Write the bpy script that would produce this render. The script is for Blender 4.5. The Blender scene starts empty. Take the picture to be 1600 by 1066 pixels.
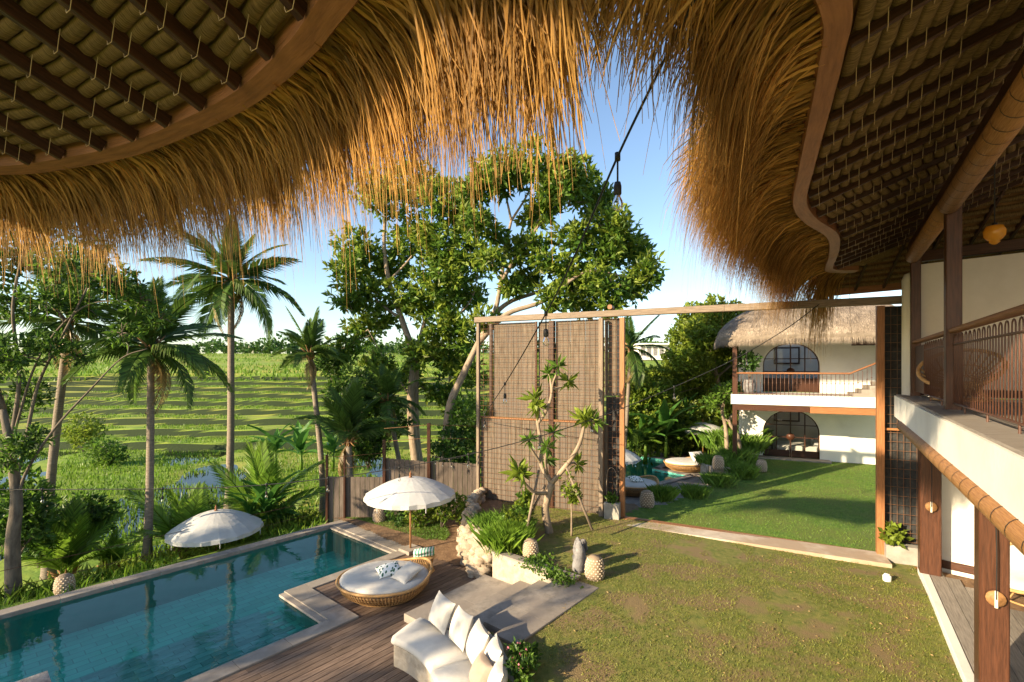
import bpy, math, random
import numpy as np
from mathutils import Vector, Matrix
random.seed(7); RNG = np.random.default_rng(7)
SC = bpy.context.scene
COL = SC.collection
# ---------------------------------------------------------------- camera, sky, sun, exposure
cam = bpy.data.cameras.new('camera'); camo = bpy.data.objects.new('camera', cam); COL.objects.link(camo)
camo.location = (0, 0, 4.7); camo.rotation_euler = (math.radians(90), 0, 0)
cam.sensor_width = 36; cam.lens = 17.0; cam.shift_y = 0.025; cam.clip_start = .05; cam.clip_end = 2000
SC.camera = camo
SUN_EL = math.radians(20); SUN_TO = Vector((.84, .54, 0)).normalized()      # the way the light travels over the ground
w = bpy.data.worlds.new('World'); SC.world = w; w.use_nodes = True
nt = w.node_tree; bg = nt.nodes['Background']
sky = nt.nodes.new('ShaderNodeTexSky'); sky.sky_type = 'NISHITA'; sky.sun_disc = False
sky.sun_elevation = SUN_EL
sky.sun_rotation = math.atan2(-SUN_TO.x, -SUN_TO.y)
sky.air_density = 1.0; sky.dust_density = .6; sky.ozone_density = 1.6
nt.links.new(sky.outputs[0], bg.inputs[0]); bg.inputs[1].default_value = .105
sl = bpy.data.lights.new('sun', 'SUN'); so = bpy.data.objects.new('sun', sl); COL.objects.link(so)
sl.energy = 5.0; sl.angle = math.radians(.6); sl.color = (1, .80, .52)
so.location = (-30, -30, 30)
dirv = Vector((SUN_TO.x*math.cos(SUN_EL), SUN_TO.y*math.cos(SUN_EL), -math.sin(SUN_EL)))
so.rotation_euler = dirv.to_track_quat('-Z', 'Y').to_euler()
vs = SC.view_settings; vs.view_transform = 'Standard'; vs.look = 'None'; vs.exposure = 1.4; vs.gamma = 1
SC.cycles.use_denoising = True
SC.cycles.max_bounces = 8; SC.cycles.transparent_max_bounces = 16
# ---------------------------------------------------------------- helpers
F = 755.6; HZ = 573.0; CZ = 4.7
def gp(x, y, z=0.0):                      # photo pixel on the level z
    Y = F*(CZ-z)/(y-HZ); return Vector(((x-800)/F*Y, Y, z))
def vp(x, y, Y):                          # photo pixel at the distance Y
    return Vector(((x-800)/F*Y, Y, CZ-(y-HZ)*Y/F))
UX, UY = .644, .765
def uv(a, b, z=0.0):                      # the pool's own axes
    return Vector((a*UX+b*UY, a*UY-b*UX, z))
def V(*a): return Vector(a)

def nodes(name):
    m = bpy.data.materials.new(name); m.use_nodes = True
    return m, m.node_tree, m.node_tree.nodes['Principled BSDF']
def pm(name, c1, c2, scale=4, rough=.7, bump=.1, st=(1,1,1), coord='Object', island=0, obj=0, spec=.3, c3=None, s3=1.0, bs=None, trans=0, metal=0):
    """two-tone noise material; c3 is a second, larger patch colour; island / obj add a random brightness"""
    m, t, b = nodes(name); N = t.nodes; L = t.links.new
    tc = N.new('ShaderNodeTexCoord'); mp = N.new('ShaderNodeMapping'); mp.inputs['Scale'].default_value = st
    L(tc.outputs[coord], mp.inputs[0])
    no = N.new('ShaderNodeTexNoise'); no.inputs['Scale'].default_value = scale; no.inputs['Detail'].default_value = 6; no.inputs['Roughness'].default_value = .62
    L(mp.outputs[0], no.inputs[0])
    r = N.new('ShaderNodeValToRGB'); r.color_ramp.elements[0].position = .32; r.color_ramp.elements[1].position = .68
    r.color_ramp.elements[0].color = (*c1, 1); r.color_ramp.elements[1].color = (*c2, 1)
    L(no.outputs[0], r.inputs[0]); col = r.outputs[0]
    if c3:
        n3 = N.new('ShaderNodeTexNoise'); n3.inputs['Scale'].default_value = s3; n3.inputs['Detail'].default_value = 4
        L(tc.outputs[coord], n3.inputs[0])
        r3 = N.new('ShaderNodeValToRGB'); r3.color_ramp.elements[0].position = .46; r3.color_ramp.elements[1].position = .6
        L(n3.outputs[0], r3.inputs[0])
        mx = N.new('ShaderNodeMix'); mx.data_type = 'RGBA'; L(r3.outputs[0], mx.inputs[0]); L(col, mx.inputs[6]); mx.inputs[7].default_value = (*c3, 1)
        col = mx.outputs[2]
    if island or obj:
        if island: g = N.new('ShaderNodeNewGeometry'); src = g.outputs['Random Per Island']; a = island
        else: g = N.new('ShaderNodeObjectInfo'); src = g.outputs['Random']; a = obj
        mr = N.new('ShaderNodeMapRange'); mr.inputs[3].default_value = 1-a; mr.inputs[4].default_value = 1+a; L(src, mr.inputs[0])
        vm = N.new('ShaderNodeVectorMath'); vm.operation = 'SCALE'; L(col, vm.inputs[0]); L(mr.outputs[0], vm.inputs['Scale']); col = vm.outputs[0]
    L(col, b.inputs['Base Color']); b.inputs['Roughness'].default_value = rough
    b.inputs['Specular IOR Level'].default_value = spec; b.inputs['Metallic'].default_value = metal
    if bump:
        bp = N.new('ShaderNodeBump'); bp.inputs['Strength'].default_value = bump; bp.inputs['Distance'].default_value = .03
        if bs:
            n2 = N.new('ShaderNodeTexNoise'); n2.inputs['Scale'].default_value = bs; n2.inputs['Detail'].default_value = 5
            L(mp.outputs[0], n2.inputs[0]); L(n2.outputs[0], bp.inputs['Height'])
        else: L(no.outputs[0], bp.inputs['Height'])
        L(bp.outputs[0], b.inputs['Normal'])
    if trans:
        tr = N.new('ShaderNodeBsdfTranslucent'); L(col, tr.inputs[0])
        ms = N.new('ShaderNodeMixShader'); ms.inputs[0].default_value = trans
        L(b.outputs[0], ms.inputs[1]); L(tr.outputs[0], ms.inputs[2]); L(ms.outputs[0], N['Material Output'].inputs[0])
    return m
def wood(name, c1, c2, rough=.6, obj=.15, bump=.25, across=14): return pm(name, c1, c2, 3.0, rough, bump, (1, across, 1), 'UV', obj=obj)
def leafm(name, c1, c2, trans=.4, island=.45, rough=.45): return pm(name, c1, c2, .8, rough, 0, trans=trans, island=island, spec=.35)

MT = dict(
 darkwood = wood('dark stained timber', (.022,.009,.005), (.07,.026,.013), .42, .1),
 redwood = wood('red brown timber', (.040,.016,.009), (.095,.037,.019), .4, .1),
 fasciaw = wood('fascia timber', (.17,.07,.03), (.30,.13,.055), .5, .05),
 orangew = wood('orange teak', (.20,.085,.032), (.34,.15,.06), .5, .1),  # orange brown timber of posts, rails and boards
 greyw = wood('weathered grey timber', (.14,.105,.078), (.27,.21,.155), .8, .12),
 deckw = wood('deck boards', (.085,.055,.04), (.22,.155,.115), .62, .28),
 deckg = wood('greyed deck boards', (.15,.13,.115), (.28,.25,.22), .7, .2),
 board = pm('weathered screen boards', (.085,.065,.048), (.175,.14,.105), 2.2, .85, .15, (1,6,1), 'UV', obj=.12, c3=(.125,.10,.08), s3=.8),
 fenceb = pm('fence boards', (.08,.062,.05), (.155,.122,.10), 2.0, .85, .15, (1,6,1), 'UV', obj=.14),
 charcoal = pm('charcoal matting', (.02,.02,.022), (.05,.05,.05), 8, .9, .1),
 rust = pm('rusty wire', (.10,.05,.026), (.20,.095,.045), 20, .8, 0),
 iron = pm('dark brown iron', (.06,.028,.018), (.12,.05,.03), 12, .5, 0, spec=.5),
 plaster = pm('white lime plaster', (.62,.60,.57), (.71,.70,.675), 1.5, .85, .12, bs=14, c3=(.74,.72,.67), s3=.6),
 beige = pm('cream plaster', (.58,.53,.45), (.68,.63,.55), 1.2, .85, .1, bs=14),
 roughp = pm('rough stone plaster', (.27,.23,.18), (.46,.40,.325), 9, .9, .6, c3=(.36,.31,.25), s3=3),
 stone = pm('step stone', (.20,.175,.15), (.36,.315,.27), 5, .85, .3, c3=(.25,.215,.185), s3=1.3, obj=.07),
 coping = pm('coping stone', (.21,.18,.155), (.34,.30,.26), 5, .8, .2, c3=(.25,.22,.19), s3=1.4, obj=.08),
 conc = pm('raw concrete', (.24,.225,.20), (.36,.335,.30), 4, .9, .2),
 pathc = pm('dusty concrete', (.40,.33,.26), (.56,.48,.39), 4, .9, .3, c3=(.36,.27,.19), s3=1.2),
 rock = pm('pale limestone', (.22,.17,.12), (.46,.38,.29), 4, .95, .8, bs=9, obj=.15),
 rockd = pm('dark weathered rock', (.10,.095,.10), (.28,.27,.27), 5, .9, .8, obj=.15),
 soil = pm('bare soil', (.12,.07,.04), (.24,.15,.085), 6, .95, .6, bs=25),
 tile = pm('green pool stone', (.20,.42,.36), (.34,.56,.48), 3, .6, .1, obj=.2),
 poolw = pm('pool lining', (.15,.68,.50), (.26,.80,.63), 1.2, .6, .05),
 canvas = pm('white canvas', (.56,.56,.56), (.64,.64,.635), 4, .9, .12, trans=.25, bs=18),
 fabric = pm('cream fabric', (.50,.475,.435), (.58,.555,.515), 3, .95, .25, bs=9),
 taupe = pm('taupe fabric', (.30,.23,.18), (.38,.30,.24), 5, .95, .2),
 greyf = pm('grey fabric', (.50,.47,.43), (.60,.57,.52), 5, .95, .2),
 rattan = pm('honey rattan', (.34,.19,.075), (.52,.31,.13), 14, .55, .1, obj=.1),
 rattand = pm('dark rattan', (.22,.11,.045), (.36,.19,.08), 14, .55, .1),
 bamboo = pm('rolled bamboo blind', (.22,.10,.035), (.42,.22,.085), 5, .5, .25, (1,22,1), 'UV'),
 pine = pm('carved pale stone', (.50,.40,.29), (.64,.53,.41), 9, .9, .3),
 pined = pm('carved dark stone', (.25,.18,.12), (.33,.25,.17), 9, .9, .3),  # darker stone of the lantern body behind its pale studs
 black = pm('black rubber', (.012,.012,.013), (.022,.022,.022), 9, .5, 0),
 white = pm('white glaze', (.75,.73,.7), (.82,.8,.78), 5, .35, 0),
 bark = pm('grey bark', (.075,.06,.048), (.19,.155,.12), 3, .9, .6, (1,3,1), 'UV'),
 barkp = pm('pale bark', (.17,.125,.09), (.36,.28,.20), 3, .85, .5, (1,3,1), 'UV'),
 palmt = pm('palm trunk', (.13,.105,.085), (.29,.24,.19), 6, .9, .5, (7,1,1), 'UV'),
 husk = pm('palm husk', (.16,.08,.035), (.34,.20,.09), 5, .95, .4, island=.3),
 leaf = leafm('broad leaf', (.065,.145,.018), (.14,.235,.03), .5),
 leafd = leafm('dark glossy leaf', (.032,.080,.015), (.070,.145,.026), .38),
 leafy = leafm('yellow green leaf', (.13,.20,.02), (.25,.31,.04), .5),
 palml = leafm('palm leaflet', (.045,.10,.018), (.11,.18,.03), .42),
 palmy = leafm('young palm leaflet', (.085,.18,.018), (.17,.27,.03), .45),
 palmd = leafm('dry palm leaflet', (.20,.14,.06), (.34,.24,.10), .3),
 banana = leafm('banana leaf', (.05,.15,.025), (.10,.23,.04), .45, .2),
 grass = leafm('lawn grass', (.13,.165,.026), (.26,.265,.055), .4, .4),
 grassf = leafm('watered lawn grass', (.075,.17,.018), (.16,.26,.035), .3, .35),
 rice = leafm('rice blades', (.085,.19,.015), (.19,.29,.03), .45, .35),
 pink = leafm('pink petals', (.55,.16,.24), (.70,.30,.36), .3, .2),
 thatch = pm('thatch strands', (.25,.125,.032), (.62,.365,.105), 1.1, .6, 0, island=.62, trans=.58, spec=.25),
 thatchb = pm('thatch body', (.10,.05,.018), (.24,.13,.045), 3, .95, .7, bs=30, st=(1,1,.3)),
 thatchr = pm('bundled thatch', (.075,.045,.018), (.34,.22,.095), 3, .9, .9, (40,2,1), 'UV'),
 thatchf = pm('greyed thatch body', (.12,.095,.07), (.24,.195,.15), 3, .95, .7, bs=30),
 thatchg = pm('greyed thatch', (.16,.125,.095), (.30,.245,.19), 1.4, .8, 0, island=.4, spec=.2),
 cord = pm('lashing cord', (.40,.28,.16), (.55,.40,.25), 9, .8, 0),
 ditch = pm('wet mud', (.07,.06,.035), (.14,.11,.06), 2, .5, .2),
)
def glassm(name, col, rough=.02, alpha=None):
    m, t, b = nodes(name); N = t.nodes; L = t.links.new
    fr = N.new('ShaderNodeFresnel'); fr.inputs[0].default_value = 1.45
    tr = N.new('ShaderNodeBsdfTransparent'); tr.inputs[0].default_value = (*col, 1)
    gl = N.new('ShaderNodeBsdfGlossy'); gl.inputs['Roughness'].default_value = rough
    ms = N.new('ShaderNodeMixShader'); L(fr.outputs[0], ms.inputs[0]); L(tr.outputs[0], ms.inputs[1]); L(gl.outputs[0], ms.inputs[2])
    L(ms.outputs[0], N['Material Output'].inputs[0]); return m
def waterm(name, tint, scale, strength, rough=.0):
    m = glassm(name, tint, rough); t = m.node_tree; N = t.nodes; L = t.links.new
    tc = N.new('ShaderNodeTexCoord'); no = N.new('ShaderNodeTexNoise'); no.inputs['Scale'].default_value = scale; no.inputs['Detail'].default_value = 3
    L(tc.outputs['Object'], no.inputs[0]); bp = N.new('ShaderNodeBump'); bp.inputs['Strength'].default_value = strength; bp.inputs['Distance'].default_value = .02
    L(no.outputs[0], bp.inputs['Height'])
    for n in N:
        if n.type == 'FRESNEL': n.inputs[0].default_value = 1.33; L(bp.outputs[0], n.inputs['Normal'])
        if n.type == 'BSDF_GLOSSY': L(bp.outputs[0], n.inputs['Normal'])
    return m
MT['water'] = waterm('pool water', (.74,.97,.95), 2.6, .30)
MT['paddy'] = waterm('paddy water', (.5,.5,.42), 1.5, .1)
MT['glass'] = glassm('clear glass', (.95,.96,.96))
MT['amber'] = pm('amber glass', (.62,.30,.03), (.75,.40,.05), 6, .12, 0, trans=.6, spec=.6)
MT['pane'] = glassm('door pane', (.86,.88,.87), .02)
def groundm(name, c1, c2, c3, s1=3., s3=.35, bs=60, bump=.7, lo=.46, hi=.6):
    m = pm(name, c1, c2, s1, .95, bump, c3=c3, s3=s3, bs=bs); return m
MT['lawn'] = groundm('dry lawn', (.10,.13,.024), (.22,.205,.055), (.20,.145,.07), 9, 1.6)
MT['lawnf'] = groundm('green lawn', (.07,.14,.016), (.14,.21,.03), (.12,.16,.028), 6, .8)
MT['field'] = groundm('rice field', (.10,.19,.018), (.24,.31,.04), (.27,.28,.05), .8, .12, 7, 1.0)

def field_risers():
    # terrace banks turn a dark green where the ground is steep
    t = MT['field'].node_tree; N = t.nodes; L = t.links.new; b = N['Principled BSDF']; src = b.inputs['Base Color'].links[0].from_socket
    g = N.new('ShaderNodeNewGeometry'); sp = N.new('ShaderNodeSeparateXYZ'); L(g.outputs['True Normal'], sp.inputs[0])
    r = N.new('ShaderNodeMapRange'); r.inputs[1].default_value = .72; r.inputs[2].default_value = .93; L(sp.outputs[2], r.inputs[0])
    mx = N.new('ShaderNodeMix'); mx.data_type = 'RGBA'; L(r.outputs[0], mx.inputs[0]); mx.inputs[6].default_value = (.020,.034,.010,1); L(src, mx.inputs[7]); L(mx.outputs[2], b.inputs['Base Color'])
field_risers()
def pool_tiles():
    # tile joints over the pool lining
    t = MT['poolw'].node_tree; N = t.nodes; L = t.links.new; b = N['Principled BSDF']; src = b.inputs['Base Color'].links[0].from_socket
    tc = N.new('ShaderNodeTexCoord'); mp = N.new('ShaderNodeMapping'); mp.inputs['Rotation'].default_value = (0, 0, -math.atan2(UY, UX)); L(tc.outputs['UV'], mp.inputs[0])
    br = N.new('ShaderNodeTexBrick'); br.inputs['Scale'].default_value = 1; br.inputs['Brick Width'].default_value = .4; br.inputs['Row Height'].default_value = .2; br.inputs['Mortar Size'].default_value = .008
    br.inputs['Color1'].default_value = (1,1,1,1); br.inputs['Color2'].default_value = (.72,.8,.8,1); br.inputs['Mortar'].default_value = (.5,.58,.58,1); L(mp.outputs[0], br.inputs[0])
    mx = N.new('ShaderNodeMix'); mx.data_type = 'RGBA'; mx.blend_type = 'MULTIPLY'; mx.inputs[0].default_value = 1; L(src, mx.inputs[6]); L(br.outputs[0], mx.inputs[7]); L(mx.outputs[2], b.inputs['Base Color'])
pool_tiles()
def chain_off(p):
    o = Vector((0,0,0))
    while p is not None: o = o + p.location; p = p.parent
    return o
def tag(o, label=None, cat=None, group=None, kind=None):
    if label: o['label'] = label
    if cat: o['category'] = cat
    if group: o['group'] = group
    if kind: o['kind'] = kind
    return o
def thing(name, label, cat, loc=(0,0,0), rz=0, group=None):
    o = bpy.data.objects.new(name, None); COL.objects.link(o); o.location = loc; o.rotation_euler = (0,0,rz); o.empty_display_size = .2
    return tag(o, label, cat, group)
def link(name, me, mat, parent=None):
    o = bpy.data.objects.new(name, me); COL.objects.link(o)
    if mat is not None and len(me.materials) == 0: me.materials.append(MT[mat] if isinstance(mat, str) else mat)
    if parent is not None: o.parent = parent
    return o
def place(me, parent, loc):
    """shift mesh data so that the origin lies at the base"""
    if parent is not None: d = chain_off(parent); l = None
    else:
        n = len(me.vertices); a = np.empty(n*3); me.vertices.foreach_get('co', a); a = a.reshape(-1,3)
        l = Vector((float((a[:,0].min()+a[:,0].max())/2), float((a[:,1].min()+a[:,1].max())/2), float(a[:,2].min()))) if loc is None else Vector(loc); d = l
    if d.length > 0: me.transform(Matrix.Translation(-d))
    return l
class MB:
    def __init__(s): s.v = []; s.f = []; s.t = []; s.sm = []
    def poly(s, pts, tex=None, smooth=False):
        i = len(s.v); s.v += [tuple(p) for p in pts]; s.f.append(tuple(range(i, i+len(pts)))); s.sm.append(smooth)
        s.t += tex if tex else [(p[0], p[1]) for p in pts]
    def add(s, vs, fs, ts, smooth=False):
        i = len(s.v); s.v += [tuple(p) for p in vs]
        for f, t in zip(fs, ts): s.f.append(tuple(i+k for k in f)); s.t += t; s.sm.append(smooth)
    def beam(s, a, b, w, h, up=(0,0,1), ch=.006, w2=None, h2=None):
        a = Vector(a); b = Vector(b); d = (b-a); L = d.length; d.normalize()
        up = Vector(up); sd = d.cross(up)
        if sd.length < 1e-4: sd = d.cross(Vector((0,1,0)))
        sd.normalize(); up = sd.cross(d)
        ro, rv = random.random()*7, random.random()*7
        def ring(p, w, h):
            x, y = w/2, h/2; c = min(ch, x*.5, y*.5)
            cs = [(x-c,-y),(x,-y+c),(x,y-c),(x-c,y),(-x+c,y),(-x,y-c),(-x,-y+c),(-x+c,-y)]
            return [p+sd*q[0]+up*q[1] for q in cs]
        r0 = ring(a, w, h); r1 = ring(b, w2 or w, h2 or h); vs = r0+r1; fs = []; ts = []
        per = [0]
        for k in range(8): per.append(per[-1]+(r0[(k+1)%8]-r0[k]).length)
        for k in range(8):
            fs.append((k, 8+k, 8+(k+1)%8, (k+1)%8)); ts.append([(ro, rv+per[k]),(ro+L, rv+per[k]),(ro+L, rv+per[k+1]),(ro, rv+per[k+1])])
        fs.append(tuple(range(8))); ts.append([(ro+.01*q, rv) for q in range(8)])
        fs.append(tuple(range(15,7,-1))); ts.append([(ro+.01*q, rv) for q in range(8)])
        s.add(vs, fs, ts)
    def box(s, c, sx, sy, sz, rz=0, ch=.006):
        c = Vector(c); d = Vector((math.cos(rz), math.sin(rz), 0))
        s.beam(c-d*sx/2, c+d*sx/2, sy, sz, ch=ch)
    def tube(s, pts, r, n=8, cap=True, smooth=True):
        pts = [Vector(p) for p in pts]; m = len(pts); rr = r if isinstance(r, (list, tuple)) else [r]*m
        vs = []; ts = []; fs = []; nx = None; acc = 0; lens = []
        for i, p in enumerate(pts):
            d = (pts[min(i+1, m-1)]-pts[max(i-1, 0)]).normalized()
            if nx is None:
                nx = d.cross(Vector((0,0,1)));
                if nx.length < .1: nx = d.cross(Vector((0,1,0)))
            nx = (nx-d*nx.dot(d)).normalized(); ny = d.cross(nx)
            if i: acc += (p-pts[i-1]).length
            lens.append(acc)
            for k in range(n):
                a = 2*math.pi*k/n; vs.append(p+(nx*math.cos(a)+ny*math.sin(a))*rr[i])
        ro = random.random()*5
        for i in range(m-1):
            for k in range(n):
                k2 = (k+1)%n; fs.append((i*n+k, i*n+k2, (i+1)*n+k2, (i+1)*n+k))
                w0 = k/n*6.28*rr[i]; w1 = (k+1)/n*6.28*rr[i]
                ts.append([(ro+lens[i], w0),(ro+lens[i], w1),(ro+lens[i+1], w1),(ro+lens[i+1], w0)])
        if cap:
            fs.append(tuple(range(n-1,-1,-1))); ts.append([(0,0)]*n); fs.append(tuple((m-1)*n+k for k in range(n))); ts.append([(0,0)]*n)
        s.add(vs, fs, ts, smooth)
    def lathe(s, prof, c=(0,0,0), n=24, sx=1, sy=1, smooth=True):
        c = Vector(c); vs = []; fs = []; ts = []
        for r, z in prof:
            for k in range(n): a = 2*math.pi*k/n; vs.append(c+Vector((r*sx*math.cos(a), r*sy*math.sin(a), z)))
        for i in range(len(prof)-1):
            for k in range(n):
                k2 = (k+1)%n; fs.append((i*n+k, i*n+k2, (i+1)*n+k2, (i+1)*n+k)); ts.append([(k/n, i),(k2/n, i),(k2/n, i+1),(k/n, i+1)])
        s.add(vs, fs, ts, smooth)
    def prism(s, pts, z0, z1, top=True, bottom=True):
        n = len(pts); lo = [(p[0], p[1], z0) for p in pts]; hi = [(p[0], p[1], z1) for p in pts]
        if top: s.poly(hi)
        if bottom: s.poly(lo[::-1])
        acc = 0
        for k in range(n):
            q = (k+1)%n; d = math.dist(pts[k][:2], pts[q][:2])
            s.poly([lo[k], lo[q], hi[q], hi[k]], [(acc, z0),(acc+d, z0),(acc+d, z1),(acc, z1)]); acc += d
    def build(s, name, mat, parent=None, loc=None, **kw):
        me = bpy.data.meshes.new(name); me.from_pydata(s.v, [], s.f)
        l = me.uv_layers.new(name='UVMap'); l.data.foreach_set('uv', np.array(s.t, dtype=np.float32).ravel())
        me.polygons.foreach_set('use_smooth', s.sm)
        lo = place(me, parent, loc); me.update()
        o = link(name, me, mat, parent)
        if lo is not None: o.location = lo
        return tag(o, **kw)
def npmesh(name, vs, fs, mat, parent=None, loc=None, smooth=False, tex=None, **kw):
    vs = np.asarray(vs, dtype=np.float32); fs = np.asarray(fs, dtype=np.int32); k = fs.shape[1]
    me = bpy.data.meshes.new(name); me.vertices.add(len(vs)); me.vertices.foreach_set('co', vs.ravel())
    me.loops.add(fs.size); me.loops.foreach_set('vertex_index', fs.ravel())
    me.polygons.add(len(fs)); me.polygons.foreach_set('loop_start', np.arange(0, fs.size, k, dtype=np.int32))
    me.polygons.foreach_set('use_smooth', np.full(len(fs), smooth))
    if tex is not None:
        l = me.uv_layers.new(name='UVMap'); l.data.foreach_set('uv', np.asarray(tex, dtype=np.float32)[fs.ravel()].ravel())
    me.update(calc_edges=True)
    lo = place(me, parent, loc); o = link(name, me, mat, parent)
    if lo is not None: o.location = lo
    return tag(o, **kw)
def copy_tree(o, parent=None):
    c = o.copy(); COL.objects.link(c); c.parent = parent
    for ch in list(o.children): copy_tree(ch, c)
    return c
def spline(pts, n):
    """Catmull-Rom through pts, n samples per span"""
    P = [Vector(p) for p in pts]; P = [P[0]*2-P[1]]+P+[P[-1]*2-P[-2]]; out = []
    for i in range(1, len(P)-2):
        for k in range(n):
            t = k/n; a, b, c, d = P[i-1], P[i], P[i+1], P[i+2]
            out.append(.5*((2*b)+(c-a)*t+(2*a-5*b+4*c-d)*t*t+(3*b-a-3*c+d)*t**3))
    out.append(P[-2]); return out
def clip(poly, a, b, c):
    """keep a*x+b*y<=c of a 2-D polygon"""
    out = []
    for i in range(len(poly)):
        p, q = poly[i], poly[(i+1)%len(poly)]; dp = a*p[0]+b*p[1]-c; dq = a*q[0]+b*q[1]-c
        if dp <= 0: out.append(p)
        if dp*dq < 0: t = dp/(dp-dq); out.append((p[0]+(q[0]-p[0])*t, p[1]+(q[1]-p[1])*t))
    return out
def inpoly(x, y, poly):
    x = np.asarray(x); ins = np.zeros(x.shape, bool); n = len(poly)
    for i in range(n):
        x0, y0 = poly[i][:2]; x1, y1 = poly[(i+1)%n][:2]
        c = ((y0 > y) != (y1 > y)) & (x < (x1-x0)*(y-y0)/((y1-y0) or 1e-9)+x0); ins ^= c
    return ins
def wav(x, y, s, seed=0):
    """smooth pseudo noise, about -1..1"""
    r = np.random.default_rng(seed); o = 0
    for k in range(6):
        a = r.uniform(0, 6.28); f = s*(.6+1.1*r.random())*(1.6 if k > 2 else 1); o = o+np.sin((x*math.cos(a)+y*math.sin(a))*f+r.uniform(0, 6.28))*(1 if k < 3 else .5)
    return o/3
# -------- foliage
def rand_dirs(n, up=.0):
    d = RNG.normal(size=(n,3)); d[:,2] += up; return d/np.linalg.norm(d, axis=1)[:,None]
def leaves(P, D, Ln, Wd, fold=.25):
    """a kite shaped leaf at each P along D; returns verts, faces (two triangles a leaf)"""
    n = len(P); S = np.cross(D, rand_dirs(n)); S /= np.linalg.norm(S, axis=1)[:,None]+1e-9; U = np.cross(S, D)
    Ln = np.asarray(Ln)[:,None]; Wd = np.asarray(Wd)[:,None]
    mid = P+D*Ln*.45; vs = np.stack([P, mid+S*Wd+U*Wd*fold, P+D*Ln-U*Ln*.12, mid-S*Wd+U*Wd*fold], 1).reshape(-1,3)
    i = np.arange(n)[:,None]*4; fs = np.concatenate([i+[[0,1,2]], i+[[0,2,3]]], 1).reshape(-1,3)
    return vs, fs
def blob_points(blobs, n, tight=.5):
    """points in a set of (centre, radius) blobs, more of them near the skin"""
    w = np.array([b[1]**2.2 for b in blobs]); ids = RNG.choice(len(blobs), n, p=w/w.sum())
    C = np.array([tuple(b[0]) for b in blobs])[ids]; R = np.array([b[1] for b in blobs])[ids]
    d = rand_dirs(n); r = RNG.random(n)**tight; return C+d*(R*r)[:,None]*np.array([1,1,.8]), d
def rosettes(P, D, per, ln, wd, spread=.9):
    """leaf clumps: `per` leaves springing from each point"""
    n = len(P); Pr = np.repeat(P, per, 0)+RNG.normal(size=(n*per,3))*ln*.18
    Dr = np.repeat(D, per, 0)*.55+rand_dirs(n*per, .15)*spread; Dr /= np.linalg.norm(Dr, axis=1)[:,None]
    k = n*per; return leaves(Pr, Dr, ln*RNG.uniform(.6, 1.2, k), wd*RNG.uniform(.7, 1.2, k))
def blades(P, h, wd, lean=.5):
    """grass blades, a bent two-triangle strip each"""
    n = len(P); a = RNG.uniform(0, 6.28, n); h = h*RNG.uniform(.55, 1.25, n); b = RNG.uniform(0, 6.28, n)
    S = np.stack([np.cos(a), np.sin(a), 0*a], 1)*wd/2; Ld = np.stack([np.cos(b), np.sin(b), 0*b], 1)*(h*lean*RNG.random(n))[:,None]
    up = np.array([0,0,1.])
    vs = np.stack([P-S, P+S, P+Ld*.4+up*(h*.6)[:,None]+S*.7, P+Ld+up*h[:,None]], 1).reshape(-1,3)
    i = np.arange(n)[:,None]*4; fs = np.concatenate([i+[[0,1,2]], i+[[0,2,3]]], 1).reshape(-1,3)
    return vs, fs
# ---------------------------------------------------------------- the lie of the land
def sstep(a, b, x): t = np.clip((x-a)/(b-a), 0, 1); return t*t*(3-2*t)
def garden_dist(x, y):
    v = x*UY-y*UX
    d1 = np.maximum(-(v+13.52), y-15.0)
    d2 = np.maximum(np.maximum(-1+(y-15)*.5-x, y-27), 15.0-y)
    return np.minimum(d1, d2)
def land(x, y):
    x = np.asarray(x, float); y = np.asarray(y, float); sd = garden_dist(x, y)
    z = -.14-1.12*sstep(0, 4.5, sd)+wav(x, y, .9, 3)*.07*sstep(.6, 3, sd)
    yy = y+.04*x+1.7*wav(x, y, .10, 5)+.16*wav(x, y, .5, 6)
    n = (yy-33)/3.2; st = np.floor(n); fr = n-st
    stepz = .52*(st+sstep(.0, .15, fr)+.8*np.maximum(0, .12-np.abs(fr-.22)))
    nn = np.clip(n, 0, 9); terr = np.where(n < 9, np.where(n > 0, stepz, 0), .52*9)
    beyond = np.maximum(yy-33-28.8, 0)
    n2 = beyond/7.; st2 = np.floor(n2)+sstep(0, .15, n2-np.floor(n2)); terr = terr+.36*st2*np.where(beyond > 0, 1, 0)*np.clip(1.2-beyond/500, .5, 1)
    hill = .8*np.maximum(0, wav(x, y, .16, 8))*sstep(38, 46, y)*sstep(-22, -12, x)
    z = z+terr*sstep(3, 9, sd)+hill
    return np.where(sd < .02, -3.4, z)
def axis(a, b, step, far0, far1, grow=1.13):
    c = list(np.arange(a, b, step)); s = step; p = c[-1]
    while p < far1: s *= grow; p += s; c.append(p)
    s = step; p = c[0]; pre = []
    while p > far0: s *= grow; p -= s; pre.append(p)
    return np.array(pre[::-1]+c)
xs = axis(-34, 12, .42, -420, 420); ys = axis(4, 66, .20, -60, 420, 1.1)
GX, GY = np.meshgrid(xs, ys); GZ = land(GX, GY)
nx, ny = len(xs), len(ys); idx = np.arange(nx*ny).reshape(ny, nx)
fs = np.stack([idx[:-1,:-1], idx[:-1,1:], idx[1:,1:], idx[1:,:-1]], -1).reshape(-1,4)
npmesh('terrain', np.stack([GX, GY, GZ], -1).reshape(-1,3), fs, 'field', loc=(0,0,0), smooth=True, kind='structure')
m = MB(); m.poly([(-40,8,-1.275),(8,8,-1.275),(8,34,-1.275),(-40,34,-1.275)])
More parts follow.
